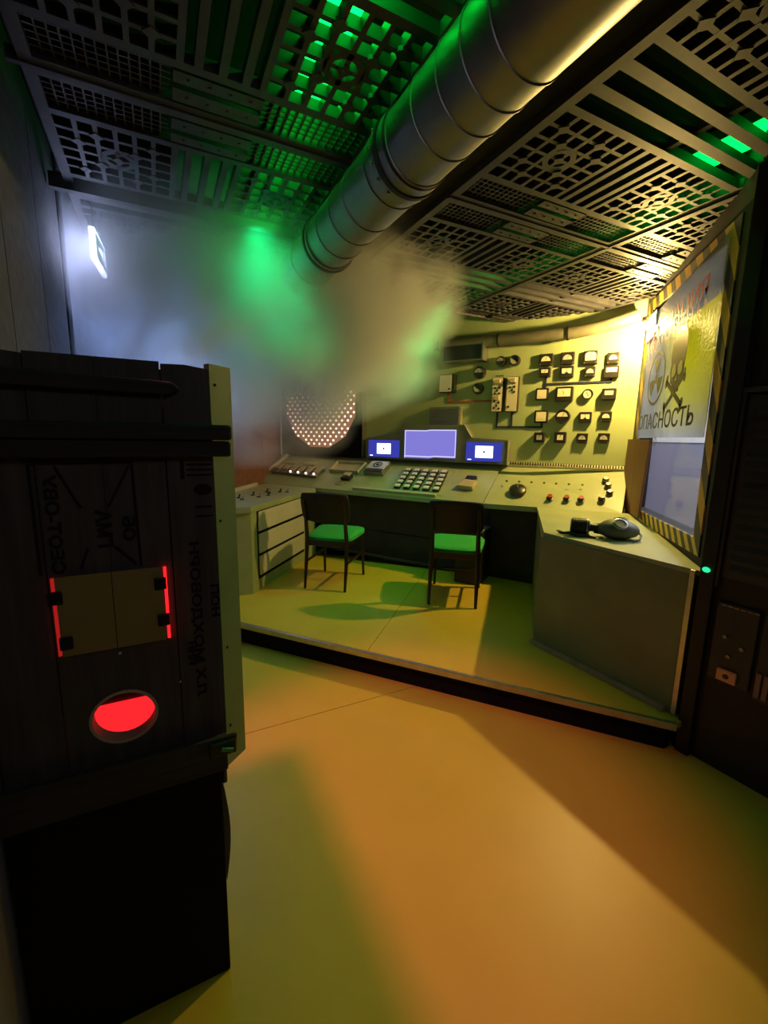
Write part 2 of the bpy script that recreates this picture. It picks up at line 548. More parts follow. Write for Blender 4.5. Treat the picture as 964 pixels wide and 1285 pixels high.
rim_, lat_, slo_, bar_, gri_, pla_ = rim_mesh(), lattice_mesh(), slots_mesh(), bars_mesh(), grille_mesh(), plate_mesh()
FLIP = [Matrix.Identity(4), Matrix.Diagonal((-1, 1, 1, 1)), Matrix.Diagonal((1, -1, 1, 1)), Matrix.Diagonal((-1, -1, 1, 1))]
for a, b in ((.235, 1.01), (.235, 2.51), (1.71, -.49), (1.71, 1.01), (1.71, 2.51), (1.71, 4.01), (2.765, 1.01), (2.765, 2.51)):
    pm = Matrix((AV, BV, UPV)).transposed().to_4x4(); pm.translation = AB(a, b, CZ)
    p = link('ceiling_panel', rim_, ceil, pm)
    for f in FLIP:
        link('square_lattice', lat_, p, f); link('fine_grille', gri_, p, f)
    for f in (FLIP[0], FLIP[2]):
        link('slot_bar', slo_, p, f); link('solid_plate', pla_, p, f)
    link('cross_bar', bar_, p)
# joint battens between the panels
for nm, (a0, a1, b0, b1) in {'x': (1.19, 3.28, 1.752, 1.768), 'z': (1.19, 2.23, 3.252, 3.268), 'l': (-.315, .725, 1.752, 1.768), 'e': (-.34, .70, 2.44, 2.475)}.items():
    MB().box(a0, a1, b0, b1, CZ - (.028 if nm == 'e' else .006), CZ + .03, Matrix((AV, BV, UPV)).transposed().to_4x4()).build('joint_batten', m_pallet, ceil)
MB().box(2.232, 2.243, -1.0, 3.3, CZ - .006, CZ + .03, Matrix((AV, BV, UPV)).transposed().to_4x4()).build('joint_batten', m_pallet, ceil)

MB().box(.80, 1.185, -1.0, 3.4, CZ + .03, CZ + .06, Matrix((AV, BV, UPV)).transposed().to_4x4()).build('added_mask_board', m_ceil, ceil)  # added black board, hides the green-lit ceiling right of the duct
# green led strips above the panels
for k, (a, b0, b1, lab) in enumerate(((.53, .75, 3.15, 'green light strip glowing through the ceiling panels left of the duct'), (2.08, .35, 3.0, 'green light strip glowing through the ceiling panels above the desks'))):
    t = thing('light_strip', lab, 'light', frame(AB(a, b0, 2.53), BV, AV), 'green strips above the ceiling panels')
    MB().box(0, b1 - b0, -.07, .07, -.008, 0).build('diode_tape', m_led if k == 0 else m_led2, t)
    MB().box(0, b1 - b0, -.075, .075, -.055, -.0085).build('backing', m_metal, t)

# ------------------------------------------------------------------ duct
dr_A, dr_z, dr_r = .785, 2.295, .118
duct = thing('ventilation_duct', 'large galvanised round duct running under the ceiling into the smoke', 'duct', frame(AB(dr_A, -.9, dr_z), AV, UPV))
# local z = A x up = points to -B ; build along -z
DL = 4.6
MB().tube([(0, 0, 0), (0, 0, -DL)], dr_r, 40, None, True).build('pipe_body', m_duct, duct, smooth=True)
seams = [.1, .4, .62, .87 + .9 - .9 + .0, 1.07, 1.27, 1.5, 1.77, 1.87, 1.97, 2.09, 2.24, 2.40, 2.60, 2.74, 2.90, 3.10, 3.3, 3.5]
for s in seams:
    MB().lathe([(dr_r - .004, -s - .006), (dr_r + .0035, -s - .003), (dr_r + .0035, -s + .003), (dr_r - .004, -s + .006)], 40).build('seam_ring', m_duct, duct, smooth=True)
for s, wd in ((2.30, .05), (3.06, .03)):
    MB().lathe([(dr_r - .004, -s - wd), (dr_r + .008, -s - wd), (dr_r + .008, -s + wd), (dr_r - .004, -s + wd)], 40).build('coupling', m_duct, duct, smooth=True)
    MB().lathe([(dr_r - .004, -s - .012), (dr_r + .013, -s - .009), (dr_r + .013, -s + .009), (dr_r - .004, -s + .012)], 40).build('clamp_band', m_ductband, duct, smooth=True)
for k in range(6):
    q = PI * (.75 + k * .12)
    MB().ell((math.cos(q) * (dr_r + .01), math.sin(q) * (dr_r + .01), -2.33), (.006, .006, .006), 8, 5).build('rivet', m_alu, duct, smooth=True)

# ------------------------------------------------------------------ desks
def desk_profile(dfront, dknee=.355, zb=DESK_ZB):
    return [(dfront, .845), (dfront, .805), (dknee + .03, .78), (dknee, .15), (0.005, .15), (0.005, zb)]


def loft(sec0, u0, sec1, u1):
    b = MB(); n = len(sec0)
    vs = [(u0, z, d) for d, z in sec0] + [(u1, z, d) for d, z in sec1]
    fs = [tuple(range(n)), tuple(range(n, 2 * n))[::-1]] + [(i, (i + 1) % n, n + (i + 1) % n, n + i) for i in range(n)]
    return b.add(vs, fs)


desk = thing('control_desk', 'long green sloped control desk with keypad, switch rows and lilac screens behind', 'control desk', WF @ T(-2.3, 0, 0))
LI = T(2.3, 0, 0)
pr = desk_profile(.57)
loft([pr[0], pr[1], pr[2], (.35, .80), (0.005, .80), pr[5]], -3.72, [pr[0], pr[1], pr[2], (.35, .80), (0.005, .80), pr[5]], -1.045).build('sloped_panel', m_desk, desk, LI)
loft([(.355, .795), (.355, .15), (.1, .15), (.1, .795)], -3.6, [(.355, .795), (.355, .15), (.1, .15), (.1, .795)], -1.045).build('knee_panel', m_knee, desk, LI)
MB().box(-2.93, -1.05, .15, .17, .355, .375).build('skirting', m_metal, desk, LI)
MB().box(-2.93, -1.05, .42, .425, .355, .362).build('knee_seam', m_black, desk, LI)
SFL = WF.inverted() @ SF   # slope frame in wall frame


def on_slope(x, y, h=0.0):
    return LI @ SFL @ T(x, y, h)


MB().box(0, .91, -.012, .012, 0, .028).build('lip_bar', m_pale, desk, on_slope(-2.395, .035), bevel=.004)
MB().box(-.012, .012, 0, .66, 0, .035).build('end_trim', m_pale, desk, on_slope(-3.725, 0), bevel=.004)
base_me = None
kk = 0
key_w = MB().box(-.024, .024, -.020, .020, .020, .032).mesh('key', m_white)
key_b = MB().box(-.030, .030, -.027, .027, 0, .022).mesh('key_base', m_mblack)
kp = MB().box(-.29, .29, -.21, .21, 0, .004).build('keypad', m_desk, desk, on_slope(-1.735, .265))
for r in range(5):
    for c in range(5):
        fr_, fc = r / 4, c / 4
        x0 = -1.942 + (-1.921 + 1.942) * fr_; x1 = -1.551 + (-1.516 + 1.551) * fr_
        x = x0 + (x1 - x0) * fc; y = .414 + (.125 - .414) * fr_
        k = link('key', key_b, desk, on_slope(x, y, .004)); link('key_cap', key_w, k)
# switch rows with lit tell-tales at the left end
for i in range(6):
    x = -3.60 + i * .118
    s = MB().box(-.05, .05, -.085, .085, 0, .03).build('switch_block', m_metal, desk, on_slope(x, .285 - i * .006), bevel=.004)
    MB().box(-.035, .035, -.02, .07, .03, .04).build('switch_cap', m_tan, s)
    if i >= 2:
        MB().disc(.011, .03, .042, 10, T(.005, -.055, 0)).build('tell_tale', m_dot, s)
for x, y in ((-3.54, .455), (-3.25, .452)):
    s = MB().box(-.085, .085, -.035, .035, 0, .010).build('label_strip', m_tan, desk, on_slope(x, y))
    MB().box(-.06, .06, -.012, .012, .010, .013).build('label_inset', m_pale, s)

# things lying on the desk
t = thing('document_tray', 'shallow tan tray tilted on the desk beneath the dotted board', 'tray', WF @ SFL @ T(-2.68, .40, .002))
MB().box(-.18, .18, -.085, .085, 0, .012).build('tray_floor', m_tan, t)
for a, b, c, d in ((-.19, .19, -.095, -.085), (-.19, .19, .085, .095), (-.19, -.18, -.085, .085), (.18, .19, -.085, .085)):
    MB().box(a, b, c, d, 0, .04).build('tray_wall', m_pale, t)
t = thing('reader_device', 'dark box with a pale lid and ring emblem beside the keypad', 'device', WF @ SFL @ T(-2.30, .41, .002))
MB().box(-.115, .115, -.11, .09, 0, .05).build('body', m_metal, t, bevel=.004)
MB().box(-.105, .105, -.06, .085, .05, .058).build('lid', mat('pale_lid', (.6, .6, .55), .4), t)
MB().lathe([(.038, .058), (.038, .061), (.052, .061), (.052, .058)], 20, T(0, .015, 0)).build('ring_emblem', m_mblack, t)
MB().disc(.020, .058, .061, 14, T(0, .015, 0)).build('emblem_dot', m_mblack, t)
MB().box(-.10, .10, -.108, -.07, .05, .056).build('dark_strip', m_mblack, t)
t = thing('small_black_switch_box', 'small black box with pale cap, between tray and keypad', 'switch box', WF @ SFL @ T(-2.57, .205, .002))
MB().box(-.055, .055, -.04, .04, 0, .04).build('body', m_mblack, t, bevel=.004)
MB().box(-.04, .04, -.01, .05, .04, .052).build('cap', m_tan, t)
t = thing('coiled_cable', 'thin cable coil on the front of the desk, behind the first chair', 'cable', WF @ SFL @ T(-2.61, .115, .002))
MB().tube([(math.cos(q * .35) * (.07 - q * .0012), math.sin(q * .35) * (.035 - q * .0006), .006) for q in range(40)], .005, 6).build('coil', m_tan, t, smooth=True)
t = thing('desk_handset', 'beige handset with black top lying right of the keypad', 'handset', WF @ SFL @ T(-1.26, .25, .002))
MB().prism([(-.075, -.075), (.075, -.085), (.085, .03), (-.045, .04)], 0, .045).build('body', m_tan, t, bevel=.008)
MB().box(-.045, .05, .06, .12, 0, .03).build('black_socket', m_mblack, t)

# right desk section
desk2 = thing('control_desk', 'short right desk section with big dial and a row of buttons', 'control desk', RF)
RFi = RF.inverted()
b = MB()
pl = desk_profile(.57); prr = desk_profile(.406, .355, 1.149)
body = loft([pl[0], pl[1], (.39, .79), (.3, .8), (0.005, .80), pl[5]], -1.040, [prr[0], prr[1], (.36, .79), (.3, .8), (0.005, .80), prr[5]], -.008)
body.build('sloped_panel', m_desk, desk2, RFi @ WF)
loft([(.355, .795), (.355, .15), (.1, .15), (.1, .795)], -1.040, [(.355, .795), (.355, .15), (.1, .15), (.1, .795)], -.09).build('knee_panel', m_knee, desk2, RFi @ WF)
MB().lathe([(0, .0), (.072, .0), (.068, .018), (.05, .03), (0, .034)], 24).build('dial', m_mblack, desk2, T(.262, .178, .003), smooth=True)
MB().box(-.004, .004, .0, .055, .034, .040).build('dial_mark', m_metal, desk2, T(.262, .178, .003))
for x, y in ((.523, .106), (.65, .109), (.756, .11), (.906, .134)):
    k = MB().lathe([(0, 0), (.028, 0), (.028, .008), (.020, .010), (.018, .03), (0, .032)], 14).build('knob', m_mblack, desk2, T(x, y, .004), smooth=True)
    MB().disc(.019, .032, .035, 12).build('knob_cap', m_red, k)
for x, y in ((.937, .362), (.953, .296), (.964, .213)):
    k = MB().lathe([(0, 0), (.026, 0), (.026, .01), (.018, .012), (.018, .022), (0, .022)], 14).build('push_button', m_mblack, desk2, T(x, y, .004), smooth=True)
    MB().disc(.017, .022, .025, 12).build('button_cap', m_white if y > .35 else m_metal, k)
for x in (.158, .263, .364, .467, .562, .661, .764):
    MB().disc(.010, 0, .004, 10).build('jack_socket', m_mblack, desk2, T(x, .29, .003))
teeth = MB()
for i in range(44):
    x = .16 + i * .0212
    teeth.box(x, x + .011, .498, .522, .0, .030)
MB().box(.14, 1.11, .492, .528, -.01, .018).build('vent_rail', m_pale, desk2)
tag(teeth.build('vent_teeth', m_mblack, desk2), kind='stuff')

# corner counter (pedestal)
cnt = thing('corner_counter', 'green corner counter with slanted front at the window wall', 'counter', T(.4, 2.9, 0))
CI = T(-.4, -2.9, 0)
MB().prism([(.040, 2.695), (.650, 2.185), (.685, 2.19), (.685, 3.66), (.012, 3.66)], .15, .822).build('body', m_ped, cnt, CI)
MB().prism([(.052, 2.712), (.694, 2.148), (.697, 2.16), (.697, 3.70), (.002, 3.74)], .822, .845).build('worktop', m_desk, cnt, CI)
ev = V((.65 - .04, 2.185 - 2.695, 0))
MB().box(-.01, ev.length - .02, .152, .176, -.004, .022).build('skirting', mat('worn_trim', (.42, .33, .2), .6, var=.3, scale=9), cnt, CI @ frame(V((.04, 2.695, 0)), ev, UPV), bevel=.003)
MB().box(-.008, .014, .16, .845, -.004, .014).build('corner_strip', m_alu, cnt, CI @ frame(V((.660, 2.172, 0)), ev, UPV), bevel=.002)

# drawer cabinet at the left end
wing = thing('drawer_cabinet', 'green cabinet with three cream drawers behind the wooden crate', 'cabinet', T(-2.3, 3.2, 0))
WI = T(2.3, -3.2, 0)
wp = [(-2.05, 2.76), (-2.385, 2.47), (-2.54, 2.70), (-2.86, 3.95), (-2.88, 4.19), (-2.195, 4.05)]
MB().prism(wp, .15, .80).build('body', m_desk, wing, WI)
MB().prism([(-2.035, 2.745), (-2.39, 2.44), (-2.55, 2.70), (-2.86, 3.95), (-2.88, 4.19), (-2.185, 4.05)], .80, .845).build('worktop', m_desk, wing, WI)
LFw = WI @ LF
for z0, z1 in ((.635, .79), (.455, .61), (.275, .43)):
    d_ = MB().box(.10, .98, z0, z1, 0, .016).build('drawer', m_cream, wing, LFw, bevel=.003)
MB().box(.09, .99, .245, .80, .0, .006).build('drawer_recess', m_black, wing, LFw)
bt = frame(V((-2.545, 2.70, .845)), V((-2.86 + 2.545, 3.95 - 2.70, 0)), UPV)
MB().box(0, 1.29, 0, .035, 0, .03).build('back_trim', m_pale, wing, WI @ bt, bevel=.003)
for i, (x, y) in enumerate(((-2.42, 3.10), (-2.33, 3.03), (-2.42, 3.30), (-2.30, 3.22), (-2.45, 3.56), (-2.37, 3.48), (-2.33, 3.60), (-2.27, 3.63), (-2.29, 3.35))):
    k = MB().disc(.018, 0, .008, 10).build('toggle', m_mblack, wing, WI @ T(x, y, .845))
    MB().tube([(0, 0, .006), (.008, .012, .032)], [.005, .008], 8).build('toggle_lever', m_alu if i % 2 else m_mblack, k, smooth=True)

# ------------------------------------------------------------------ monitor housing
hs = thing('monitor_housing', 'stepped grey green housing holding three lilac and blue screens', 'monitor housing', WF @ T(-1.75, 1.12, .004))
HI = T(1.75, -1.12, 0)
hp = [(-2.51, 1.155), (-2.51, 1.375), (-2.147, 1.412), (-2.065, 1.51), (-1.404, 1.51), (-1.328, 1.393), (-.985, 1.377), (-.975, 1.145)]
hp = [(x, max(z, 1.15)) for x, z in hp]
MB().prism(hp, 0, .12).build('housing', m_house, hs, HI, bevel=.004)
MB().tube([HI @ V(p) for p in ((-1.404, 1.512, .122), (-1.328, 1.395, .122))], .007, 6).build('edge_strip', m_alu, hs)
MB().box(-.982, -.972, 1.15, 1.38, .12, .126).build('edge_strip', m_pale, hs, HI)


def screen(pts, m, extra=None):
    s = MB().prism([(x, z) for x, z in pts], .120, .128).build('screen', m, hs, HI)
    return s


s = screen([(-2.035, 1.205), (-2.035, 1.455), (-1.79, 1.455), (-1.75, 1.462), (-1.48, 1.462), (-1.48, 1.19), (-1.71, 1.19), (-1.76, 1.178), (-2.035, 1.178)], m_scr)
m_line = glow('pale_line_glow', (.55, .55, 1.0), 1.5)
for poly in ([(-2.035, 1.178), (-2.027, 1.178), (-2.027, 1.455), (-2.035, 1.455)], [(-2.035, 1.200), (-1.75, 1.200), (-1.70, 1.207), (-1.48, 1.207), (-1.48, 1.199), (-1.70, 1.199), (-1.75, 1.192), (-2.035, 1.192)], [(-1.487, 1.20), (-1.48, 1.20), (-1.48, 1.455), (-1.487, 1.455)], [(-2.035, 1.447), (-1.79, 1.447), (-1.75, 1.454), (-1.48, 1.454), (-1.48, 1.462), (-1.75, 1.462), (-1.79, 1.455), (-2.035, 1.455)]):
    MB().prism(poly, .128, .129).build('screen_line', m_line, s)
for x0, x1, wx0, wx1 in ((-2.474, -2.10, -2.368, -2.199), (-1.373, -1.03, -1.281, -1.112)):
    s = screen([(x0, 1.175), (x1, 1.175), (x1, 1.35), (x0, 1.35)], m_scrL)
    MB().box(wx0, wx1, 1.207, 1.317, .128, .1285).build('white_page', m_scrW, s)
    cx = (wx0 + wx1) / 2
    MB().disc(.011, .1285, .129, 12, T(cx, 1.262, 0)).build('page_symbol', m_scrL, s)
    MB().box(x0 + .02, x0 + .055, 1.184, 1.192, .128, .1285).build('caret', m_scrW, s)

# ------------------------------------------------------------------ instruments on the wall
ROW = ['top', 'second', 'third', 'fourth', 'bottom']
POS = ['leftmost', 'second', 'third', 'rightmost']
rows = [
    [('arc', -.725, 2.069, .115, .100), ('arc', -.55, 2.07, .112, .100), ('big', -.37, 2.064, .112, .108), ('arc', -.202, 2.046, .09, .09)],
    [('bar', -.724, 1.962, .092, .078), ('notch', -.547, 1.959, .11, .095), ('arc', -.365, 1.949, .082, .082), ('wide', -.204, 1.94, .11, .095)],
    [('full', -.737, 1.779, .108, .105), ('frame', -.551, 1.773, .142, .122), ('round', -.368, 1.768, .085, .085), ('bar', -.205, 1.762, .105, .092)],
    [('full', -.729, 1.586, .116, .110), ('porthole', -.549, 1.585, .122, .122), ('notch', -.37, 1.577, .10, .09), ('arc', -.212, 1.582, .084, .084)],
    [('part', -.729, 1.403, .09, .09), ('part', -.554, 1.406, .096, .096), ('arc', -.379, 1.402, .086, .084), ('arc', -.213, 1.405, .088, .085)]]
DESC = {'arc': 'square black meter with arched dial', 'big': 'square black meter with a tall cream dial', 'bar': 'black meter with a small oblong dial', 'notch': 'black meter with a notched cream dial',
        'wide': 'wide black meter with broad cream dial', 'full': 'black framed square cream recorder', 'frame': 'large thick black meter with wide cream face', 'round': 'small round meter with cream face',
        'porthole': 'large round black meter with half dial', 'part': 'deep black box meter with a small square dial'}


def half(rx, ry, n=14, y0=0.0):
    return [(rx * math.cos(PI * k / n), y0 + ry * math.sin(PI * k / n)) for k in range(n + 1)]


m_needle = m_mblack
for r, row in enumerate(rows):
    for c, (kind, u, z, w_, h_) in enumerate(row):
        lab = '%s, %s in the %s row of meters' % (DESC[kind], POS[c], ROW[r])
        t = thing('panel_meter', lab, 'meter', WF @ T(u, z, 0), 'meters in five rows on the green wall')
        dep = .055 if kind in ('frame', 'part', 'bar', 'porthole') else .034
        hw, hh = w_ / 2, h_ / 2
        if kind == 'round':
            MB().lathe([(0, 0), (hw, 0), (hw, dep), (hw * .80, dep), (hw * .78, dep - .008), (0, dep - .008)], 24).build('case', m_mblack, t, smooth=True)
            MB().disc(hw * .77, dep - .008, dep - .005, 20).build('dial_face', m_mface, t)
            MB().box(-.002, .002, -.02, .022, dep - .005, dep - .003).build('needle', m_needle, t, Matrix.Rotation(.5, 4, 'Z'))
            continue
        if kind == 'porthole':
            MB().lathe([(0, 0), (hw, 0), (hw, dep * .7), (hw * .92, dep), (hw * .80, dep), (hw * .78, dep - .008), (0, dep - .008)], 28).build('case', m_mblack, t, smooth=True)
            MB().prism(half(hw * .72, hh * .66), dep - .008, dep - .004, T(0, -.002, 0)).build('dial_face', m_mface, t)
            MB().box(-.0015, .0015, 0, .035, dep - .004, dep - .002).build('needle', m_needle, t, Matrix.Rotation(-.4, 4, 'Z'))
            continue
        MB().box(-hw, hw, -hh, hh, 0, dep).build('case', m_mblack, t, bevel=.006)
        if kind == 'arc':
            pl_ = half(hw * .66, hh * .8, 14, -hh * .25); fm = m_mgrey if c == 1 and r == 0 or r == 4 else m_mface
        elif kind == 'big':
            pl_ = [(-hw * .7, -hh * .45), (hw * .7, -hh * .45), (hw * .72, hh * .5), (hw * .4, hh * .75), (-hw * .4, hh * .75), (-hw * .72, hh * .5)]; fm = m_mface
        elif kind == 'bar':
            pl_ = [(-hw * .6, -hh * .15), (hw * .6, -hh * .15), (hw * .6, hh * .55), (-hw * .6, hh * .55)]; fm = m_mface
        elif kind == 'notch':
            pl_ = [(-hw * .68, -hh * .3), (-hw * .3, -hh * .3), (0, hh * .05), (hw * .3, -hh * .3), (hw * .68, -hh * .3), (hw * .68, hh * .55), (-hw * .68, hh * .55)]; fm = m_mface
        elif kind == 'wide':
            pl_ = [(-hw * .72, -hh * .05), (hw * .72, -hh * .05), (hw * .72, hh * .68), (-hw * .72, hh * .68)]; fm = m_mface
        elif kind == 'full':
            pl_ = [(-hw * .72, -hh * .72), (hw * .72, -hh * .72), (hw * .72, hh * .72), (-hw * .72, hh * .72)]; fm = m_mface
        elif kind == 'frame':
            pl_ = [(-hw * .72, -hh * .35), (hw * .72, -hh * .35), (hw * .72, hh * .72), (-hw * .72, hh * .72)]; fm = m_mface
        else:
            pl_ = [(-hw * .45, -hh * .45), (hw * .55, -hh * .45), (hw * .55, hh * .45), (-hw * .45, hh * .45)]; fm = m_mface if c else m_mgrey
        MB().prism(pl_, dep, dep + .003).build('dial_face', fm, t)
        if kind != 'full':
            MB().box(-.0016, .0016, -hh * .05, hh * .5, dep + .003, dep + .004).build('needle', m_needle, t, Matrix.Rotation(random.uniform(-.6, .6), 4, 'Z'))
        else:
            MB().box(-hw * .6, hw * .6, -hh * .47, -hh * .42, dep + .003, dep + .004).build('scale_line', m_mgrey, t)
        if kind in ('arc', 'big'):
            for sx in (-1, 1):
                MB().disc(.005, dep, dep + .003, 8, T(sx * hw * .8, -hh * .8, 0)).build('screw', m_metal, t)

for i, (u, z, r_, lab) in enumerate(((-1.316, 1.994, .056, 'round black gauge with half grey dial, upper of the pair beside the white box'), (-1.324, 1.849, .05, 'round black gauge, lower of the pair beside the white box'),
                                     (-1.118, 2.082, .046, 'round black gauge left of the top pair over the switch plates'), (-.995, 2.081, .048, 'round black gauge right of the top pair over the switch plates'))):
    t = thing('round_gauge', lab, 'gauge', WF @ T(u, z, 0), 'round gauges on the green wall')
    MB().lathe([(0, 0), (r_, 0), (r_, .04), (r_ * .86, .055), (r_ * .8, .055), (r_ * .78, .046), (0, .046)], 24).build('case', m_mblack, t, smooth=True)
    MB().prism(half(r_ * .74, r_ * .66), .046, .050, T(0, 0, 0) @ Matrix.Rotation(0 if i % 2 == 0 else PI * .8, 4, 'Z')).build('dial_face', m_mgrey, t)
    MB().box(-.0015, .0015, 0, r_ * .5, .050, .052).build('needle', m_needle, t, Matrix.Rotation(.5, 4, 'Z'))

for i, (x0, x1, lab) in enumerate(((-1.182, -1.078, 'tall cream switch plate with dark sockets, left of the two'), (-1.048, -.94, 'tall cream switch plate with fewer dark sockets, right of the two'))):
    t = thing('switch_plate', lab, 'switch plate', WF @ T((x0 + x1) / 2, 1.785, 0), 'tall switch plates on the green wall')
    hw = (x1 - x0) / 2
    MB().box(-hw, hw, -.155, .155, 0, .05).build('box', m_mblack, t, bevel=.003)
    MB().box(-hw + .006, hw - .006, -.15, .15, .05, .054).build('front_plate', m_mface, t)
    spots = [(-.02, .06), (.02, .06), (0, .035), (-.02, -.06), (.02, -.07), (0, -.10), (-.02, -.12), (.024, -.125), (.02, .01), (-.02, .01)] if i == 0 else [(-.02, .06), (.02, .065), (0, .035), (.02, .02), (-.025, -.11), (.02, .1)]
    for x, y in spots:
        MB().disc(.010, .054, .060, 10, T(x, y, 0)).build('socket', m_mblack, t)
    for y in ((.115, -.03) if i == 0 else (.118,)):
        MB().box(-.025, .028, y - .018, y + .018, .054, .082).build('rocker', m_tan, t, bevel=.003)
    if i == 0:
        text('РЕЖИМ', .07, .012, m_trace, 'caption', t, T(-.035, .168, .001))
t = thing('junction_box', 'white square box with dark side on the left of the green wall', 'box', WF @ T(-1.625, 1.905, 0))
MB().box(-.078, .078, -.085, .085, 0, .07).build('case', m_mblack, t, bevel=.004)
MB().box(-.072, .05, -.078, .078, .07, .075).build('cover', m_white, t)
MB().box(.02, .04, -.06, -.045, .075, .08).build('latch', m_mblack, t)


def trace(paths, m, label):
    b = MB()
    for p in paths:
        for (x0, y0), (x1, y1) in zip(p, p[1:]):
            hw = .008
            b.box(min(x0, x1) - hw, max(x0, x1) + hw, min(y0, y1) - hw, max(y0, y1) + hw, 0, .008)
    t = b.build('pipe_line', m, None, WF @ T(0, 0, .001))
    tag(t, label, 'pipe line')


trace([[(-1.629, 1.82), (-1.629, 1.735), (-1.19, 1.735)]], m_tred, 'rusty red line running from white box to the left switch plate')
trace([[(-1.13, 1.63), (-1.13, 1.495), (-.724, 1.495), (-.724, 1.53)], [(-.994, 1.63), (-.994, 1.495)]], m_trace, 'dark line joining both switch plates to the fourth row recorder')
trace([[(-.718, 1.922), (-.718, 1.832)], [(-.70, 1.866), (-.204, 1.866), (-.204, 1.892)]], m_trace, 'dark line linking second row meters to the third row recorder')
t = thing('ventilation_box', 'dark steel box under the corrugated pipe at top left of the wall', 'box', WF @ T(-1.45, 2.17, .001))
MB().box(-.19, .19, -.07, .085, 0, .14).build('case', mat('dark_steel', (.05, .055, .06), .4, .5, var=.2, scale=8), t, bevel=.004)
MB().box(-.19, .19, -.082, -.070, 0, .15).build('lower_flange', m_metal, t)
MB().box(.185, .20, -.082, .085, .0, .15).build('side_flange', m_metal, t)
t = thing('ribbed_heater', 'ribbed grey vent panel behind the middle screen', 'vent', WF @ T(-1.65, 1.585, .001))
MB().box(-.155, .155, -.095, .10, 0, .05).build('case', m_house, t)
for k in range(9):
    MB().box(-.145, .145, -.085 + k * .02, -.075 + k * .02, .05, .06).build('slat', m_metal, t)
cm = MB()
for k in range(14):
    cm.box(.158, .178, -.092 + k * .0137, -.085 + k * .0137, 0, .06)
tag(cm.build('comb_teeth', m_pale, t), kind='stuff')
MB().box(.150, .158, -.1, .1, 0, .055).build('comb_rail', m_metal, t)

# corrugated pipe along the top of the wall
cp = thing('corrugated_pipe', 'pale corrugated pipe running along the top of green wall to the lamp', 'pipe', WF @ T(-.9, 2.26, .10))
pts = [(-1.9 + .9, -.02, -.01)]
N = 150
path = []; rad = []
for i in range(N + 1):
    u = -1.75 + 1.70 * i / N
    zz = 2.255 + (.0 if u < -.6 else .085 * ((u + .6) / .55) ** 2)
    path.append((u + .9, zz - 2.26, 0)); rad.append(.048 + (.003 if i % 2 else -.001))
MB().tube(path, rad, 14).build('pipe_body', m_pipe, cp, smooth=True)
for u in (-1.70, -1.13, -.55):
    MB().lathe([(.050, -.008), (.056, -.008), (.056, .008), (.050, .008)], 20, T(u + .9, -.005, 0) @ Matrix.Rotation(PI / 2, 4, 'Y')).build('pipe_clip', m_mblack, cp, smooth=True)
    MB().box(u + .89, u + .91, -.02, .02, -.10, -.048).build('bracket', m_mblack, cp)

# circle board with glowing dots
bd = thing('indicator_board', 'black square board with a round field of glowing dots', 'indicator board', WF @ T(-3.2, 1.15, .002))
MB().box(-.60, .60, .0, 1.0, 0, .05).build('back_board', m_black, bd)
MB().box(-.615, -.60, 0, 1.02, 0, .07).build('edge_strip', m_pale, bd)
MB().box(.60, .61, 0, 1.02, 0, .07).build('edge_strip', m_metal, bd)
cxd, czd = 0.0, .585
disc = MB().prism([(cxd + .515 * math.cos(2 * PI * (k + .5) / 12), czd + .50 * math.sin(2 * PI * (k + .5) / 12)) for k in range(12)], .05, .06).build('round_field', m_disc, bd)
dots = MB()
for j in range(-11, 12):
    for i in range(-7, 8):
        x = i * .081 + (.0405 if j % 2 else 0); y = j * .0445
        if x * x / .50 ** 2 + y * y / .485 ** 2 < 1:
            dots.disc(.0115, .06, .066, 6, T(cxd + x, czd + y, 0))
tag(dots.build('dot_light', m_dot, bd), kind='stuff')

# ------------------------------------------------------------------ wall lamp
lm = thing('corner_lamp', 'bright warm bulb in a small bracket at the corner above the window', 'lamp', T(*LAMP_POS))
MB().ell((0, 0, 0), (.028, .028, .024), 14, 8).build('bulb', m_bulb, lm, smooth=True)
MB().lathe([(.018, 0), (.024, .01), (.024, .04), (0, .045)], 14, T(0, 0, .023)).build('socket', m_mblack, lm, smooth=True)
MB().box(.033, .036, -.16, .09, -.10, .07).build('added_shade_plate', m_pale, lm)  # plate added to keep the bulb from burning out the poster
MB().tube([(0, 0, .06), (.02, .05, .08), (.06, .16, .07)], .008, 8).build('bracket', m_mblack, lm, smooth=True)

# ------------------------------------------------------------------ poster on the window
pm_, nt, pb = nodes_of('poster_sheet')
tc = nt.nodes.new('ShaderNodeTexCoord'); sp = nt.nodes.new('ShaderNodeSeparateXYZ'); nt.links.new(tc.outputs['Object'], sp.inputs[0])
nz = nt.nodes.new('ShaderNodeTexNoise'); nz.inputs['Scale'].default_value = 9; nz.inputs['Detail'].default_value = 8; nt.links.new(tc.outputs['Object'], nz.inputs[0])


def ramp_of(src, e):
    r = nt.nodes.new('ShaderNodeValToRGB')
    while len(r.color_ramp.elements) < len(e):
        r.color_ramp.elements.new(.5)
    for k, (p, c) in enumerate(e):
        r.color_ramp.elements[k].position = p; r.color_ramp.elements[k].color = (*c, 1)
    nt.links.new(src, r.inputs[0]); return r


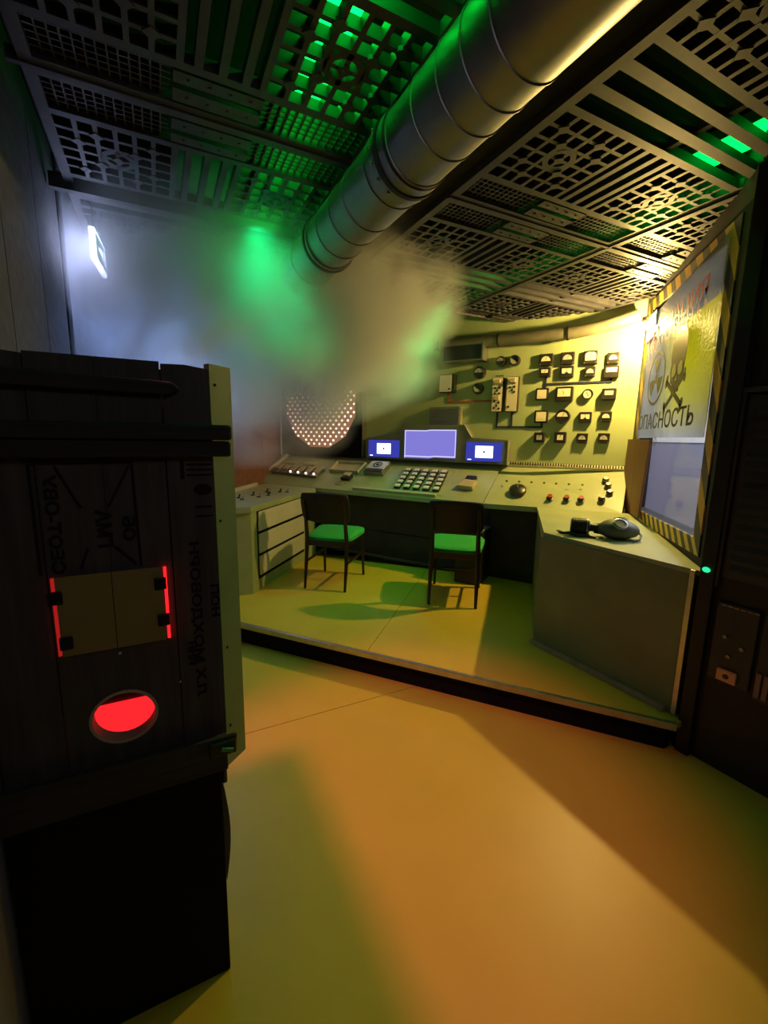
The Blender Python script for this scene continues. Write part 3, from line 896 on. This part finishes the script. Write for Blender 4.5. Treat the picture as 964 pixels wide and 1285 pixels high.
mrz = nt.nodes.new('ShaderNodeMapRange'); mrz.inputs[1].default_value = 0; mrz.inputs[2].default_value = .86; nt.links.new(sp.outputs[1], mrz.inputs[0])
YEL = (.84, .74, .012); WHT = (.62, .62, .60)
rz = ramp_of(mrz.outputs[0], [(0, WHT), (.08, (.66, .62, .32)), (.22, (.76, .68, .10)), (.45, YEL), (.715, YEL), (.725, (.26, .26, .24)), (1, (.32, .32, .30))])
ad = nt.nodes.new('ShaderNodeMath'); ad.operation = 'MULTIPLY_ADD'; nt.links.new(nz.outputs[0], ad.inputs[0]); ad.inputs[1].default_value = .5; nt.links.new(sp.outputs[0], ad.inputs[2])
rs = ramp_of(ad.outputs[0], [(0, (0, 0, 0)), (.3, (0, 0, 0)), (1, (1, 1, 1))])
mrx = nt.nodes.new('ShaderNodeMapRange'); mrx.inputs[1].default_value = .70; mrx.inputs[2].default_value = 1.22; nt.links.new(ad.outputs[0], mrx.inputs[0])
mx = nt.nodes.new('ShaderNodeMix'); mx.data_type = 'RGBA'; nt.links.new(mrx.outputs[0], mx.inputs[0]); mx.inputs[6].default_value = (.27, .28, .24, 1); nt.links.new(rz.outputs[0], mx.inputs[7])
nt.links.new(mx.outputs[2], pb.inputs['Base Color'])
pb.inputs['Roughness'].default_value = .5; pb.inputs['Specular IOR Level'].default_value = .3
bp = nt.nodes.new('ShaderNodeBump'); bp.inputs['Strength'].default_value = .5; bp.inputs['Distance'].default_value = .02
nz2 = nt.nodes.new('ShaderNodeTexNoise'); nz2.inputs['Scale'].default_value = 45; nz2.inputs['Detail'].default_value = 5; nt.links.new(tc.outputs['Object'], nz2.inputs[0])
nt.links.new(nz2.outputs[0], bp.inputs['Height']); nt.links.new(bp.outputs[0], pb.inputs['Normal'])
# thin sheet: some of the next room's light comes through
tl = nt.nodes.new('ShaderNodeBsdfTranslucent'); nt.links.new(mx.outputs[2], tl.inputs[0])
ms = nt.nodes.new('ShaderNodeMixShader'); ms.inputs[0].default_value = .72
nt.links.new(pb.outputs[0], ms.inputs[1]); nt.links.new(tl.outputs[0], ms.inputs[2]); nt.links.new(ms.outputs[0], nt.nodes['Material Output'].inputs[0])

PX, PZ = -3.86, 1.41
po = thing('warning_poster', 'crumpled yellow and silver warning sheet with skull hung in the window', 'poster', PF @ T(PX, PZ, 0.004))
sheet = MB(); nu, nv = 48, 30; vs = []; fs = []
SW, SH = 1.50, .86
for j in range(nv + 1):
    for i in range(nu + 1):
        u, v = i / nu, j / nv
        w_ = SW - .02 * v
        vs.append((u * w_, v * SH, .004 * math.sin(u * 23 + v * 9) * math.sin(v * 17 + u * 5) * (1 - .6 * u)))
for j in range(nv):
    for i in range(nu):
        a = j * (nu + 1) + i
        fs.append((a, a + 1, a + nu + 2, a + nu + 1))
sheet.add(vs, fs).build('sheet', pm_, po, smooth=True)
m_ink = mat('poster_black_ink', (.015, .014, .012), .5)
m_inkr = mat('poster_red_ink', (.75, .02, .03), .5)
H_ = .0065
text('ОПАСНОСТЬ', 1.28, .105, m_ink, 'lettering', po, T(.05, .058, H_), .014)
text('РАДИАЦИЯ', 1.22, .115, m_inkr, 'lettering', po, T(.08, .64, H_), .004)
# drips under the red lettering
for k in range(14):
    x = .12 + k * .088; l = random.uniform(.02, .06)
    MB().box(x, x + .012, .64 - l, .65, H_, H_ + .0008).build('red_drip', m_inkr, po)
# trefoil in a ring
tx, ty = .445, .385
MB().lathe([(.225, 0), (.225, .001), (.200, .001), (.200, 0), (.225, 0)], 40, T(tx, ty, H_) @ Matrix.Diagonal((1.0, .77, 1, 1))).build('trefoil_ring', m_ink, po)
for k in range(3):
    a0 = math.radians(90 + 120 * k - 27); a1 = math.radians(90 + 120 * k + 27)
    poly = [(.05 * math.cos(a0), .05 * math.sin(a0))] + [(.165 * math.cos(a0 + (a1 - a0) * i / 8), .165 * math.sin(a0 + (a1 - a0) * i / 8)) for i in range(9)] + [(.05 * math.cos(a1), .05 * math.sin(a1))]
    MB().prism(poly, 0, .001, T(tx, ty, H_) @ Matrix.Diagonal((1.0, .77, 1, 1))).build('trefoil_blade', m_ink, po)
MB().disc(.034, 0, .001, 20, T(tx, ty, H_)).build('trefoil_hub', m_ink, po)
# skull: cranium, cheeks, jaw, sockets
sx_, sy_ = .93, .40
cr = [(.0, .205), (.07, .195), (.125, .155), (.15, .09), (.14, .02), (.13, -.045), (.115, -.085), (.075, -.10), (.07, -.15), (-.07, -.15), (-.075, -.10), (-.115, -.085), (-.13, -.045), (-.14, .02), (-.15, .09), (-.125, .155), (-.07, .195)]
MB().prism(cr, 0, .001, T(sx_, sy_, H_)).build('skull', m_ink, po)
m_eye = mat('poster_pale_eye', (.8, .78, .4), .4)
for dx in (-.062, .062):
    MB().disc(1, 0, .001, 18, T(sx_ + dx, sy_ - .025, H_ + .0012) @ Matrix.Diagonal((.044, .036, 1, 1))).build('eye_socket', m_eye, po)
MB().prism([(-.02, -.085), (.02, -.085), (0, -.055)], 0, .001, T(sx_, sy_, H_ + .0012)).build('nose_socket', m_eye, po)
for sg in (-1, 1):
    bm_ = T(sx_ - .01, sy_ - .15, H_ + (.0012 if sg > 0 else .0024)) @ Matrix.Rotation(sg * .42, 4, 'Z')
    bb = MB().box(-.19, .19, -.016, .016, 0, .001, bm_)
    for ex in (-.19, .19):
        for ey in (-.016, .016):
            bb.disc(.024, 0, .001, 12, bm_ @ T(ex, ey, 0))
    bb.build('crossbone', m_ink, po)
MB().lathe([(.022, 0), (.022, .001), (.028, .001), (.028, 0), (.022, 0)], 20, PF @ T(-3.26, 1.385, .006)).build('printed_ring', mat('grey_ink', (.12, .12, .12), .6), po, (PF @ T(PX, PZ, .004)).inverted())

# ------------------------------------------------------------------ gas mask on the counter
gmk = thing('gas_mask', 'black rubber gas mask with round filter lying on the corner counter', 'gas mask', T(.36, 2.70, .846) @ Matrix.Rotation(math.radians(4), 4, 'Z'))
cm_ = T(-.115, .03, .050) @ Matrix.Rotation(PI / 2, 4, 'Y') @ Matrix.Rotation(math.radians(8), 4, 'X')
prof = [(0, -.05), (.040, -.05), (.042, -.046)]
for k in range(7):
    z = -.04 + k * .011
    prof += [(.050, z), (.050, z + .006), (.0475, z + .0075), (.0475, z + .009)]
prof += [(.047, .045), (.022, .055), (.022, .09), (0, .09)]
MB().lathe(prof, 26, cm_).build('filter_canister', m_rubber, gmk, smooth=True)
MB().lathe([(.042, -.052), (.051, -.052), (.051, -.046), (.042, -.046)], 26, cm_).build('canister_rim', mat('pale_rim', (.5, .52, .5), .4), gmk, smooth=True)
MB().lathe([(.049, .036), (.0515, .036), (.0515, .040), (.049, .040)], 26, cm_).build('canister_band', m_alu, gmk, smooth=True)
MB().tube([(-.04, .03, .045), (-.01, .025, .046), (.03, .02, .048)], [.028, .032, .04], 14).build('connector', m_rubber, gmk, smooth=True)


def mask_shape(d):
    s = 1.0
    if d.x < -.3:
        s -= .15 * (-d.x - .3)
    if d.z < -.4:
        s -= .30 * (-d.z - .4)
    return s


MB().ell((.075, .01, .048), (.115, .085, .060), 26, 16, None, mask_shape).build('face_piece', m_rubgrey, gmk, smooth=True)
for x, y, rz_ in ((.075, -.052, -.55), (.10, .055, .5)):
    em = T(x, y, .092) @ Matrix.Rotation(-rz_ * 1.2, 4, 'X') @ Matrix.Rotation(.12, 4, 'Y')
    ep = MB().lathe([(.030, -.008), (.038, -.004), (.038, .006), (.030, .010), (.028, .004)], 22, em).build('eyepiece_rim', m_alu, gmk, smooth=True)
    MB().disc(.030, .0, .005, 22, em).build('eyepiece_lens', m_lens, ep)
MB().tube([(.185, .02, .045), (.19, -.03, .03), (.175, -.06, .012), (.14, -.075, .006)], .006, 8).build('head_strap', m_rubgrey, gmk, smooth=True)
MB().tube([(-.07, -.02, .012), (-.12, -.035, .010), (-.17, .0, .016), (-.20, .02, .008), (-.225, .01, .014)], .0085, 8).build('neck_strap', m_rubber, gmk, smooth=True)
MB().tube([(-.225, .01, .014), (-.235, .03, .018), (-.215, .045, .012), (-.20, .02, .010)], .005, 6).build('strap_loop', m_rubber, gmk, smooth=True)
MB().tube([(-.02 + .022 * math.cos(q), -.075 + .012 * math.sin(q), .008 + .003 * math.sin(q)) for q in [k * .6 for k in range(11)]], .0035, 6).build('buckle', m_alu, gmk, smooth=True)
MB().tube([(-.09, -.02, .01), (-.05, -.055, .008), (-.01, -.066, .007)], .006, 6).build('strap_end', m_rubber, gmk, smooth=True)

# ------------------------------------------------------------------ chairs
def make_chair(label):
    t = thing('wooden_chair', label, 'chair', None, 'chairs at the control desks')
    st = MB(); n = 10; ring = []
    # cushion, rounded trapezoid
    pts = []
    for k in range(32):
        q = 2 * PI * k / 32
        c, s = math.cos(q), math.sin(q)
        p = 6
        r_ = (abs(c) ** p + abs(s) ** p) ** (-1 / p)
        x = .205 * c * r_; y = .20 * s * r_
        x *= 1 + .09 * (y / .2)
        pts.append((x, y))
    layers = [(.92, .395), (1.0, .402), (1.0, .428), (.95, .438), (.7, .443), (.3, .445)]
    vs = []; fs = []
    for sc_, z in layers:
        vs += [(x * sc_, y * sc_ + .035, z + .012 * (y / .2)) for x, y in pts]
    m_ = 32
    for i in range(len(layers) - 1):
        for k in range(m_):
            fs.append((i * m_ + k, i * m_ + (k + 1) % m_, (i + 1) * m_ + (k + 1) % m_, (i + 1) * m_ + k))
    fs.append(tuple(range(m_))[::-1]); fs.append(tuple(range((len(layers) - 1) * m_, len(layers) * m_)))
    st.add(vs, fs).build('seat', m_seat, t, smooth=True)
    # backrest, bent board
    bk = MB(); vs = []; fs = []; nx, nz = 14, 8
    for side in (0, 1):
        for j in range(nz + 1):
            for i in range(nx + 1):
                u = i / nx * 2 - 1; v = j / nz
                hw = .205 - .012 * abs(v - .5)
                cut = 1 - .06 * max(0, abs(v * 2 - 1) - .7) / .3
                x = u * hw * cut
                y = -.245 - .055 * v + .05 * u * u * 1.0 + .028 * side
                vs.append((x, y, .555 + .245 * v - .012 * (u * u) * (1 if v > .5 else -1)))
    o_ = (nx + 1) * (nz + 1)
    for j in range(nz):
        for i in range(nx):
            a = j * (nx + 1) + i
            fs.append((a, a + 1, a + nx + 2, a + nx + 1)); fs.append((o_ + a, o_ + a + nx + 1, o_ + a + nx + 2, o_ + a + 1))
    for i in range(nx):
        fs.append((i, o_ + i, o_ + i + 1, i + 1)); a = nz * (nx + 1) + i
        fs.append((a, a + 1, o_ + a + 1, o_ + a))
    for j in range(nz):
        a = j * (nx + 1); fs.append((a, a + nx + 1, o_ + a + nx + 1, o_ + a)); a += nx
        fs.append((a, o_ + a, o_ + a + nx + 1, a + nx + 1))
    bk.add(vs, fs).build('backrest', m_blkpl, t, smooth=True, bevel=.006)
    for s in (-1, 1):
        MB().tube([(s * .172, -.235, 0), (s * .172, -.20, .22), (s * .168, -.185, .42), (s * .165, -.215, .58), (s * .162, -.262, .74)], [.011, .016, .018, .015, .010], 8).build('leg', m_blkwood, t, smooth=True)
        MB().tube([(s * .185, .245, 0), (s * .178, .215, .40)], [.011, .017], 8).build('leg', m_blkwood, t, smooth=True)
        MB().cbox(s * .172, .015, .375, .02, .42, .045).build('seat_rail', m_blkwood, t, bevel=.004)
        MB().tube([(s * .172, -.205, .22), (s * .182, .232, .22)], .010, 8).build('stretcher', m_blkwood, t, smooth=True)
    MB().cbox(0, -.185, .375, .33, .02, .045).build('seat_rail', m_blkwood, t, bevel=.004)
    MB().cbox(0, .215, .375, .35, .02, .045).build('seat_rail', m_blkwood, t, bevel=.004)
    MB().tube([(-.177, .02, .22), (.177, .02, .22)], .009, 8).build('stretcher', m_blkwood, t, smooth=True)
    return t


def copy_tree(o, parent=None):
    c = o.copy(); COL.objects.link(c)
    if parent is not None:
        c.parent = parent
    for ch in list(o.children):
        copy_tree(ch, c)
    return c


ch1 = make_chair('dark wooden chair with green seat beside the cream drawers')
ch2 = copy_tree(ch1)
ch2['label'] = 'dark wooden chair with green seat in front of the dark computer case'
ch1.matrix_world = T(-1.597, 3.285, .15) @ Matrix.Rotation(math.radians(5.7), 4, 'Z')
ch2.matrix_world = T(-.568, 3.325, .15) @ Matrix.Rotation(math.radians(6.5), 4, 'Z')
# computer case under the desk behind the second chair
t = thing('computer_case', 'black computer case with bluish top under the desk behind the second chair', 'computer', T(-.50, 3.79, .15) @ Matrix.Rotation(math.radians(-11), 4, 'Z'))
MB().box(-.11, .11, -.14, .14, 0, .46).build('case', m_mblack, t, bevel=.006)
MB().box(-.11, .11, -.14, .14, .462, .475).build('top_cover', mat('bluish_plastic', (.22, .28, .30), .4), t)
MB().box(-.08, .08, -.145, -.14, .30, .34).build('drive_bay', m_metal, t)

# ------------------------------------------------------------------ exit sign
ep_, eq_ = V((-1.98, 1.603, 0)), V((-2.16, 1.80, 0))
sg = thing('exit_sign', 'glowing white and green exit sign hanging at the foggy left wall', 'sign', frame(V((-1.98, 1.603, 2.165)), eq_ - ep_, UPV))
SLn = .27
MB().box(0, SLn, 0, .137, -.022, 0).build('housing', m_signW, sg, bevel=.002)
MB().box(.02, SLn - .02, .015, .122, 0, .002).build('green_field', m_signG, sg)
MB().prism([(.07, .06), (.13, .06), (.13, .04), (.175, .068), (.13, .097), (.13, .076), (.07, .076)], .002, .003).build('arrow_symbol', m_signW, sg)
MB().box(.19, .225, .035, .105, .002, .003).build('door_symbol', m_signW, sg)
for x in (.05, SLn - .05):
    MB().tube([(x, .137, -.011), (x, .26, -.011)], .003, 6).build('hanger', m_mblack, sg)

# ------------------------------------------------------------------ wooden crate in the foreground
crate = thing('wooden_crate', 'dark stencilled plank crate with glowing red oval hole on a black base', 'crate', CF)
# local: x = A, y = up, z = towards the camera (0 = plank front)
CT, CB = 1.527, .60
seamx = [-.345, -.312, -.205, -.099, .011, .100]
OX, OZ, ORX, ORZ = -.1, .793, .060, .056


def plank(x0, x1, z0, z1, top_j=0.0):
    poly = [(x0 + .0012, z0), (x1 - .0012, z0), (x1 - .0012, z1 - top_j), ((x0 + x1) / 2, z1 + top_j * .4), (x0 + .0012, z1)]
    pf = random.uniform(-.0025, .0015)
    MB().prism(poly, -.022, pf).build('plank', m_wood, crate)


def half_ellipse(side, n=14):
    pts = []
    for k in range(n + 1):
        q = PI * k / n
        pts.append((OX + side * ORX * math.sin(q), OZ - ORZ * math.cos(q)))
    return pts


for i in range(5):
    x0, x1 = seamx[i], seamx[i + 1]
    if i == 2:      # right edge carries the left half of the hole
        poly = [(x0 + .0012, CB), (OX, CB)] + half_ellipse(-1) + [(OX, CT), (x0 + .0012, CT)]
        MB().prism(poly, -.022, 0).build('plank', m_wood, crate)
    elif i == 3:
        poly = [(x1 - .0012, CB), (OX + .0012, CB)] + half_ellipse(1) + [(OX + .0012, CT), (x1 - .0012, CT)]
        MB().prism(poly, -.022, -.001).build('plank', m_wood, crate)
    else:
        plank(x0, x1, CB, CT - (.004 if i == 4 else 0), .004)
rimv = MB()
ring = []
n = 28
for k in range(n):
    q = 2 * PI * k / n
    c, s = math.cos(q), math.sin(q)
    ring.append([(OX + (ORX + .004) * c, OZ + (ORZ + .004) * s, .002), (OX + (ORX - .002) * c, OZ + (ORZ - .002) * s, .002), (OX + (ORX - .002) * c, OZ + (ORZ - .002) * s, -.03), (OX + (ORX + .004) * c, OZ + (ORZ + .004) * s, -.03)])
vs = [p for r_ in ring for p in r_]; fs = []
for k in range(n):
    a, b = k * 4, ((k + 1) % n) * 4
    for j in range(4):
        fs.append((a + j, b + j, b + (j + 1) % 4, a + (j + 1) % 4))
rimv.add(vs, fs).build('hole_rim', mat('pale_cut_edge', (.55, .42, .32), .5), crate, smooth=True)
# inner red lit box behind the hole
MB().box(-.20, 0.0, .60, .742, -.16, -.15).build('red_lamp', m_redglow, crate)
MB().box(-.19, -.01, .640, .645, -.15, -.03).build('inner_shelf', mat('inner_red_board', (.5, .05, .05), .3), crate)
MB().box(-.20, 0.0, .742, .90, -.165, -.155).build('inner_back', mat('inner_green_board', (.10, .13, .07), .5), crate)
# shell: right side board, skewed, and the rest of the box behind
SD = CF.inverted()
P = AB(.101, 1.0); Q = V((P.x + .003, P.y + .064, 0))
wsd = (Q - P).length
sm_ = frame(P + UPV * 0, Q - P, UPV)
m_side = mat('pale_green_side_board', (.17, .30, .13), .55, var=.15, scale=8)
MB().box(.001, wsd, CB, CT + .004, -.014, 0).build('side_board', m_side, crate, SD @ sm_)
for z in (1.49, 1.36, 1.20, .90, .70):
    MB().disc(.003, 0, .0015, 8, T(.012 + random.uniform(0, .004), z, 0)).build('nail', m_sten, crate, SD @ sm_)
Ql = SD @ Q
MB().box(-.345, Ql.x - .002, CB, CT - .02, Ql.z - .42, Ql.z - .41).build('back_board', m_black, crate)
MB().box(-.345, .085, CT - .03, CT - .012, Ql.z - .40, -.024).build('lid_board', m_woodb, crate)
MB().box(Ql.x - .015, Ql.x, CB, CT - .01, Ql.z - .41, Ql.z - .0).build('rear_side_board', m_black, crate)
# battens
MB().box(-.345, .137, 1.376, 1.407, .001, .035).build('batten', m_woodb, crate, bevel=.006)
MB().box(-.345, .135, 1.342, 1.374, .001, .030).build('batten', m_woodb, crate, bevel=.006)
MB().prism([(-.345, 1.468), (.02, 1.462), (.045, 1.474), (.03, 1.488), (-.345, 1.500)], .001, .022).build('batten', m_woodb, crate, bevel=.004)
MB().box(-.345, .100, .605, .695, .001, .018).build('batten', m_woodb, crate, bevel=.003)
MB().prism([(-.345, .655), (.12, .655), (.122, .70), (-.345, .705)], .019, .030).build('batten', m_woodb, crate, bevel=.004)
lt = MB().box(.06, .118, .662, .695, .031, .042).build('latch', m_mblack, crate, bevel=.003)
MB().tube([(.085, .68, .042), (.11, .675, .047)], .005, 8).build('latch_pin', m_metal, lt, smooth=True)
# acrylic pane with black clips and red glow at both ends
m_acr = mat('frosted_olive_acrylic', (.36, .27, .09), .45, var=.12, scale=9)
pz0, pz1 = .954, 1.115
MB().box(-.192, -.101, pz0, pz1, .006, .011).build('acrylic_pane', m_acr, crate)
MB().box(-.0995, -.010, pz0, pz1, .006, .011).build('acrylic_pane', m_acr, crate)
for x0, x1 in ((-.199, -.194), (-.008, -.002)):
    for z0, z1 in ((pz0 + .002, 1.0), (1.002, 1.06), (1.062, pz1 - .002)):
        MB().box(x0, x1, z0, z1, .003, .010).build('glow_strip', m_redglow if x0 > -.1 else glow('dim_red_glow', (1, .03, .03), .35), crate)
for x, z in ((-.192, 1.075), (-.183, .982), (-.014, 1.08), (-.012, 1.0)):
    MB().box(x - .012, x + .010, z - .013, z + .013, .006, .016).build('clip', m_mblack, crate, bevel=.002)
MB().disc(.003, .001, .004, 8, T(-.098, .938, 0)).build('screw', m_white, crate)


def stencil(s, x, z, w_, h_, mirror=True):
    m = T(x, z, .0022) @ Matrix.Rotation(PI / 2, 4, 'Z') @ (Matrix.Diagonal((1, -1, 1, 1)) if mirror else Matrix.Identity(4))
    text(s, w_, h_, m_sten, 'stencil_lettering', crate, m, .03)


stencil('Л.Х МОХДОВОРН', .040, .80, .36, .024)
stencil('НОП', .082, .985, .075, .018)
stencil('ИНН', .030, .88, .055, .018)
stencil('ГМА', -.118, 1.165, .075, .026)
stencil('ОБ', -.074, 1.175, .050, .022)
stencil('СЕОТ-ОВУ', -.195, 1.12, .19, .022)
for x0, z0, x1, z1 in ((-.175, 1.325, -.14, 1.245), (-.055, 1.325, -.095, 1.245), (-.15, 1.125, -.135, 1.165), (-.055, 1.125, -.09, 1.165), (-.05, 1.33, -.047, 1.12), (-.21, 1.33, -.05, 1.332), (-.213, 1.12, -.213, 1.33)):
    d_ = V((x1 - x0, z1 - z0, 0)); f_ = frame(V((x0, z0, .0018)), d_, V((-d_.y, d_.x, 0)))
    MB().box(0, d_.length, -.0022, .0022, 0, .001).build('stencil_line', m_sten, crate, f_)
for z in (1.325, 1.314, 1.303):
    MB().box(.048, .098, z - .002, z + .002, .0005, .0018).build('stencil_line', m_sten, crate)
MB().box(.036, .044, 1.295, 1.333, .0005, .0018).build('stencil_line', m_sten, crate)
MB().disc(1, .0005, .0018, 16, T(.078, 1.272, 0) @ Matrix.Diagonal((.018, .012, 1, 1))).build('stencil_blot', m_sten, crate)
for z in (1.235, 1.215):
    MB().box(.06, .095, z - .002, z + .002, .0005, .0018).build('stencil_line', m_sten, crate)

base = thing('black_base_cabinet', 'tall black cabinet base under the stencilled wooden crate', 'cabinet', CF)
MB().prism([(-.322, .0), (.084, .0), (.086, .598), (-.325, .598)], -.45, -.004).build('body', m_black, base, bevel=.004)
MB().box(.088, .100, .545, .597, -.10, -.012).build('hinge', m_mblack, base, bevel=.004)
cv = [(.088 + .014 * math.sin(PI * k / 10), .26 + .29 * k / 10) for k in range(11)]
MB().prism(cv + [(.087, .55), (.087, .26)], -.2, -.02).build('bulged_side', mat('dark_grey_cover', (.05, .05, .06), .5), base)

# ------------------------------------------------------------------ equipment rack on the right
rk = thing('equipment_rack', 'black equipment rack with louvred panel and small orange plate', 'rack', KF)
RW = 1.0
MB().box(-.02, RW, 0, 2.55, -.30, -.03).build('cabinet_body', m_rack, rk)
MB().box(-.022, .034, 0, 2.40, -.03, .0).build('post', m_rack, rk, bevel=.004)
MB().box(.034, .046, .80, 1.58, -.03, -.008).build('inner_frame', m_rackg, rk)
MB().box(.034, RW, 1.580, 1.600, -.03, -.002).build('rail', m_rackg, rk, bevel=.003)
lv = MB().box(.05, RW, .84, 1.57, -.03, -.022).build('louvre_panel', m_rackg, rk)
for k in range(16):
    z = .88 + k * .042
    MB().prism([(0, 0), (.010, .0), (.0, .022)], .075, .9, T(0, z, -.022) @ Matrix(((0, 0, 1, 0), (0, 1, 0, 0), (1, 0, 0, 0), (0, 0, 0, 1)))).build('louvre_slat', m_rackg, lv)
md = MB().box(.055, .20, .40, .74, -.03, -.012).build('module', m_rackg, rk, bevel=.004)
md2 = MB().box(.215, .50, .38, .74, -.03, -.012).build('module', m_rackg, rk, bevel=.004)
for k in range(6):
    MB().box(.072 + k * .022, .088 + k * .022, .728, .731, -.012, -.008).build('bright_dash', m_alu, md)
lp = MB().box(.092, .160, .412, .462, -.012, .002).build('label_plate', m_orange, rk, bevel=.002)
MB().disc(.011, .002, .004, 14, T(.126, .437, 0)).build('round_hole', m_mblack, lp)
for k in range(8):
    MB().box(.222 + k * .024, .238 + k * .024, .40, .50, -.012, .0).build('heat_fin', mat('copper_fin', (.30, .16, .12), .5) if k == 0 else bpy.data.materials['copper_fin'], md2)
for x, z in ((.10, .60), (.16, .57), (.12, .52), (.245, .66), (.27, .63), (.29, .68), (.26, .58), (.31, .60)):
    MB().disc(.008, -.012, -.004, 10, T(x, z, 0)).build('knob', m_metal, rk)
gi = MB().ell((0, 0, 0), (.016, .012, .007), 12, 6).build('green_glint', glow('green_glint_glow', (.03, .9, .4), 1.0), rk, T(.004, .862, .006), smooth=True)  # glowing blob stands in for a glint of the green strips

# ------------------------------------------------------------------ stage smoke
sk = MB().prism([(-2.30, 1.60), (-1.55, 1.35), (-.5, 1.9), (-.35, 3.2), (-.6, 4.30), (-3.04, 4.80)], 1.12, 2.60)
vm = bpy.data.materials.new('stage_smoke'); vm.use_nodes = True
nt = vm.node_tree
nt.nodes.remove(nt.nodes['Principled BSDF'])
geo = nt.nodes.new('ShaderNodeNewGeometry')


def math_(op, a, b=None, clamp=False):
    n_ = nt.nodes.new('ShaderNodeMath'); n_.operation = op; n_.use_clamp = clamp
    for k, x in enumerate((a, b)):
        if x is None:
            continue
        if isinstance(x, (int, float)):
            n_.inputs[k].default_value = x
        else:
            nt.links.new(x, n_.inputs[k])
    return n_.outputs[0]


total = None
for c, r_, s in (((-1.85, 2.0, 2.02), (.85, .85, .72), 2.0), ((-1.8, 2.95, 2.05), (1.15, 1.1, .66), 2.0), ((-1.2, 2.7, 2.25), (.75, .9, .5), 2.0), ((-2.2, 3.2, 1.55), (.75, 1.2, .5), .5), ((-1.45, 3.6, 2.0), (.75, .7, .45), 1.1)):
    sub = nt.nodes.new('ShaderNodeVectorMath'); sub.operation = 'SUBTRACT'; nt.links.new(geo.outputs['Position'], sub.inputs[0]); sub.inputs[1].default_value = c
    dv = nt.nodes.new('ShaderNodeVectorMath'); dv.operation = 'DIVIDE'; nt.links.new(sub.outputs[0], dv.inputs[0]); dv.inputs[1].default_value = r_
    ln = nt.nodes.new('ShaderNodeVectorMath'); ln.operation = 'LENGTH'; nt.links.new(dv.outputs[0], ln.inputs[0])
    q = math_('MULTIPLY', math_('SUBTRACT', 1.0, ln.outputs['Value'], True), s)
    total = q if total is None else math_('ADD', total, q)
nz = nt.nodes.new('ShaderNodeTexNoise'); nz.inputs['Scale'].default_value = 2.5; nz.inputs['Detail'].default_value = 5; nz.inputs['Distortion'].default_value = .9
nt.links.new(geo.outputs['Position'], nz.inputs['Vector'])
shaped = math_('MULTIPLY', math_('SUBTRACT', nz.outputs[0], .37), 4.4, True)
dens = math_('MULTIPLY', math_('MULTIPLY', total, shaped), 6.5)
vs_ = nt.nodes.new('ShaderNodeVolumeScatter'); vs_.inputs['Color'].default_value = (.92, .92, .92, 1); vs_.inputs['Anisotropy'].default_value = .25
nt.links.new(dens, vs_.inputs['Density'])
nt.links.new(vs_.outputs[0], nt.nodes['Material Output'].inputs['Volume'])
tag(sk.build('smoke', vm), 'drifting stage smoke in the left corner under the ceiling', 'smoke', kind='stuff')
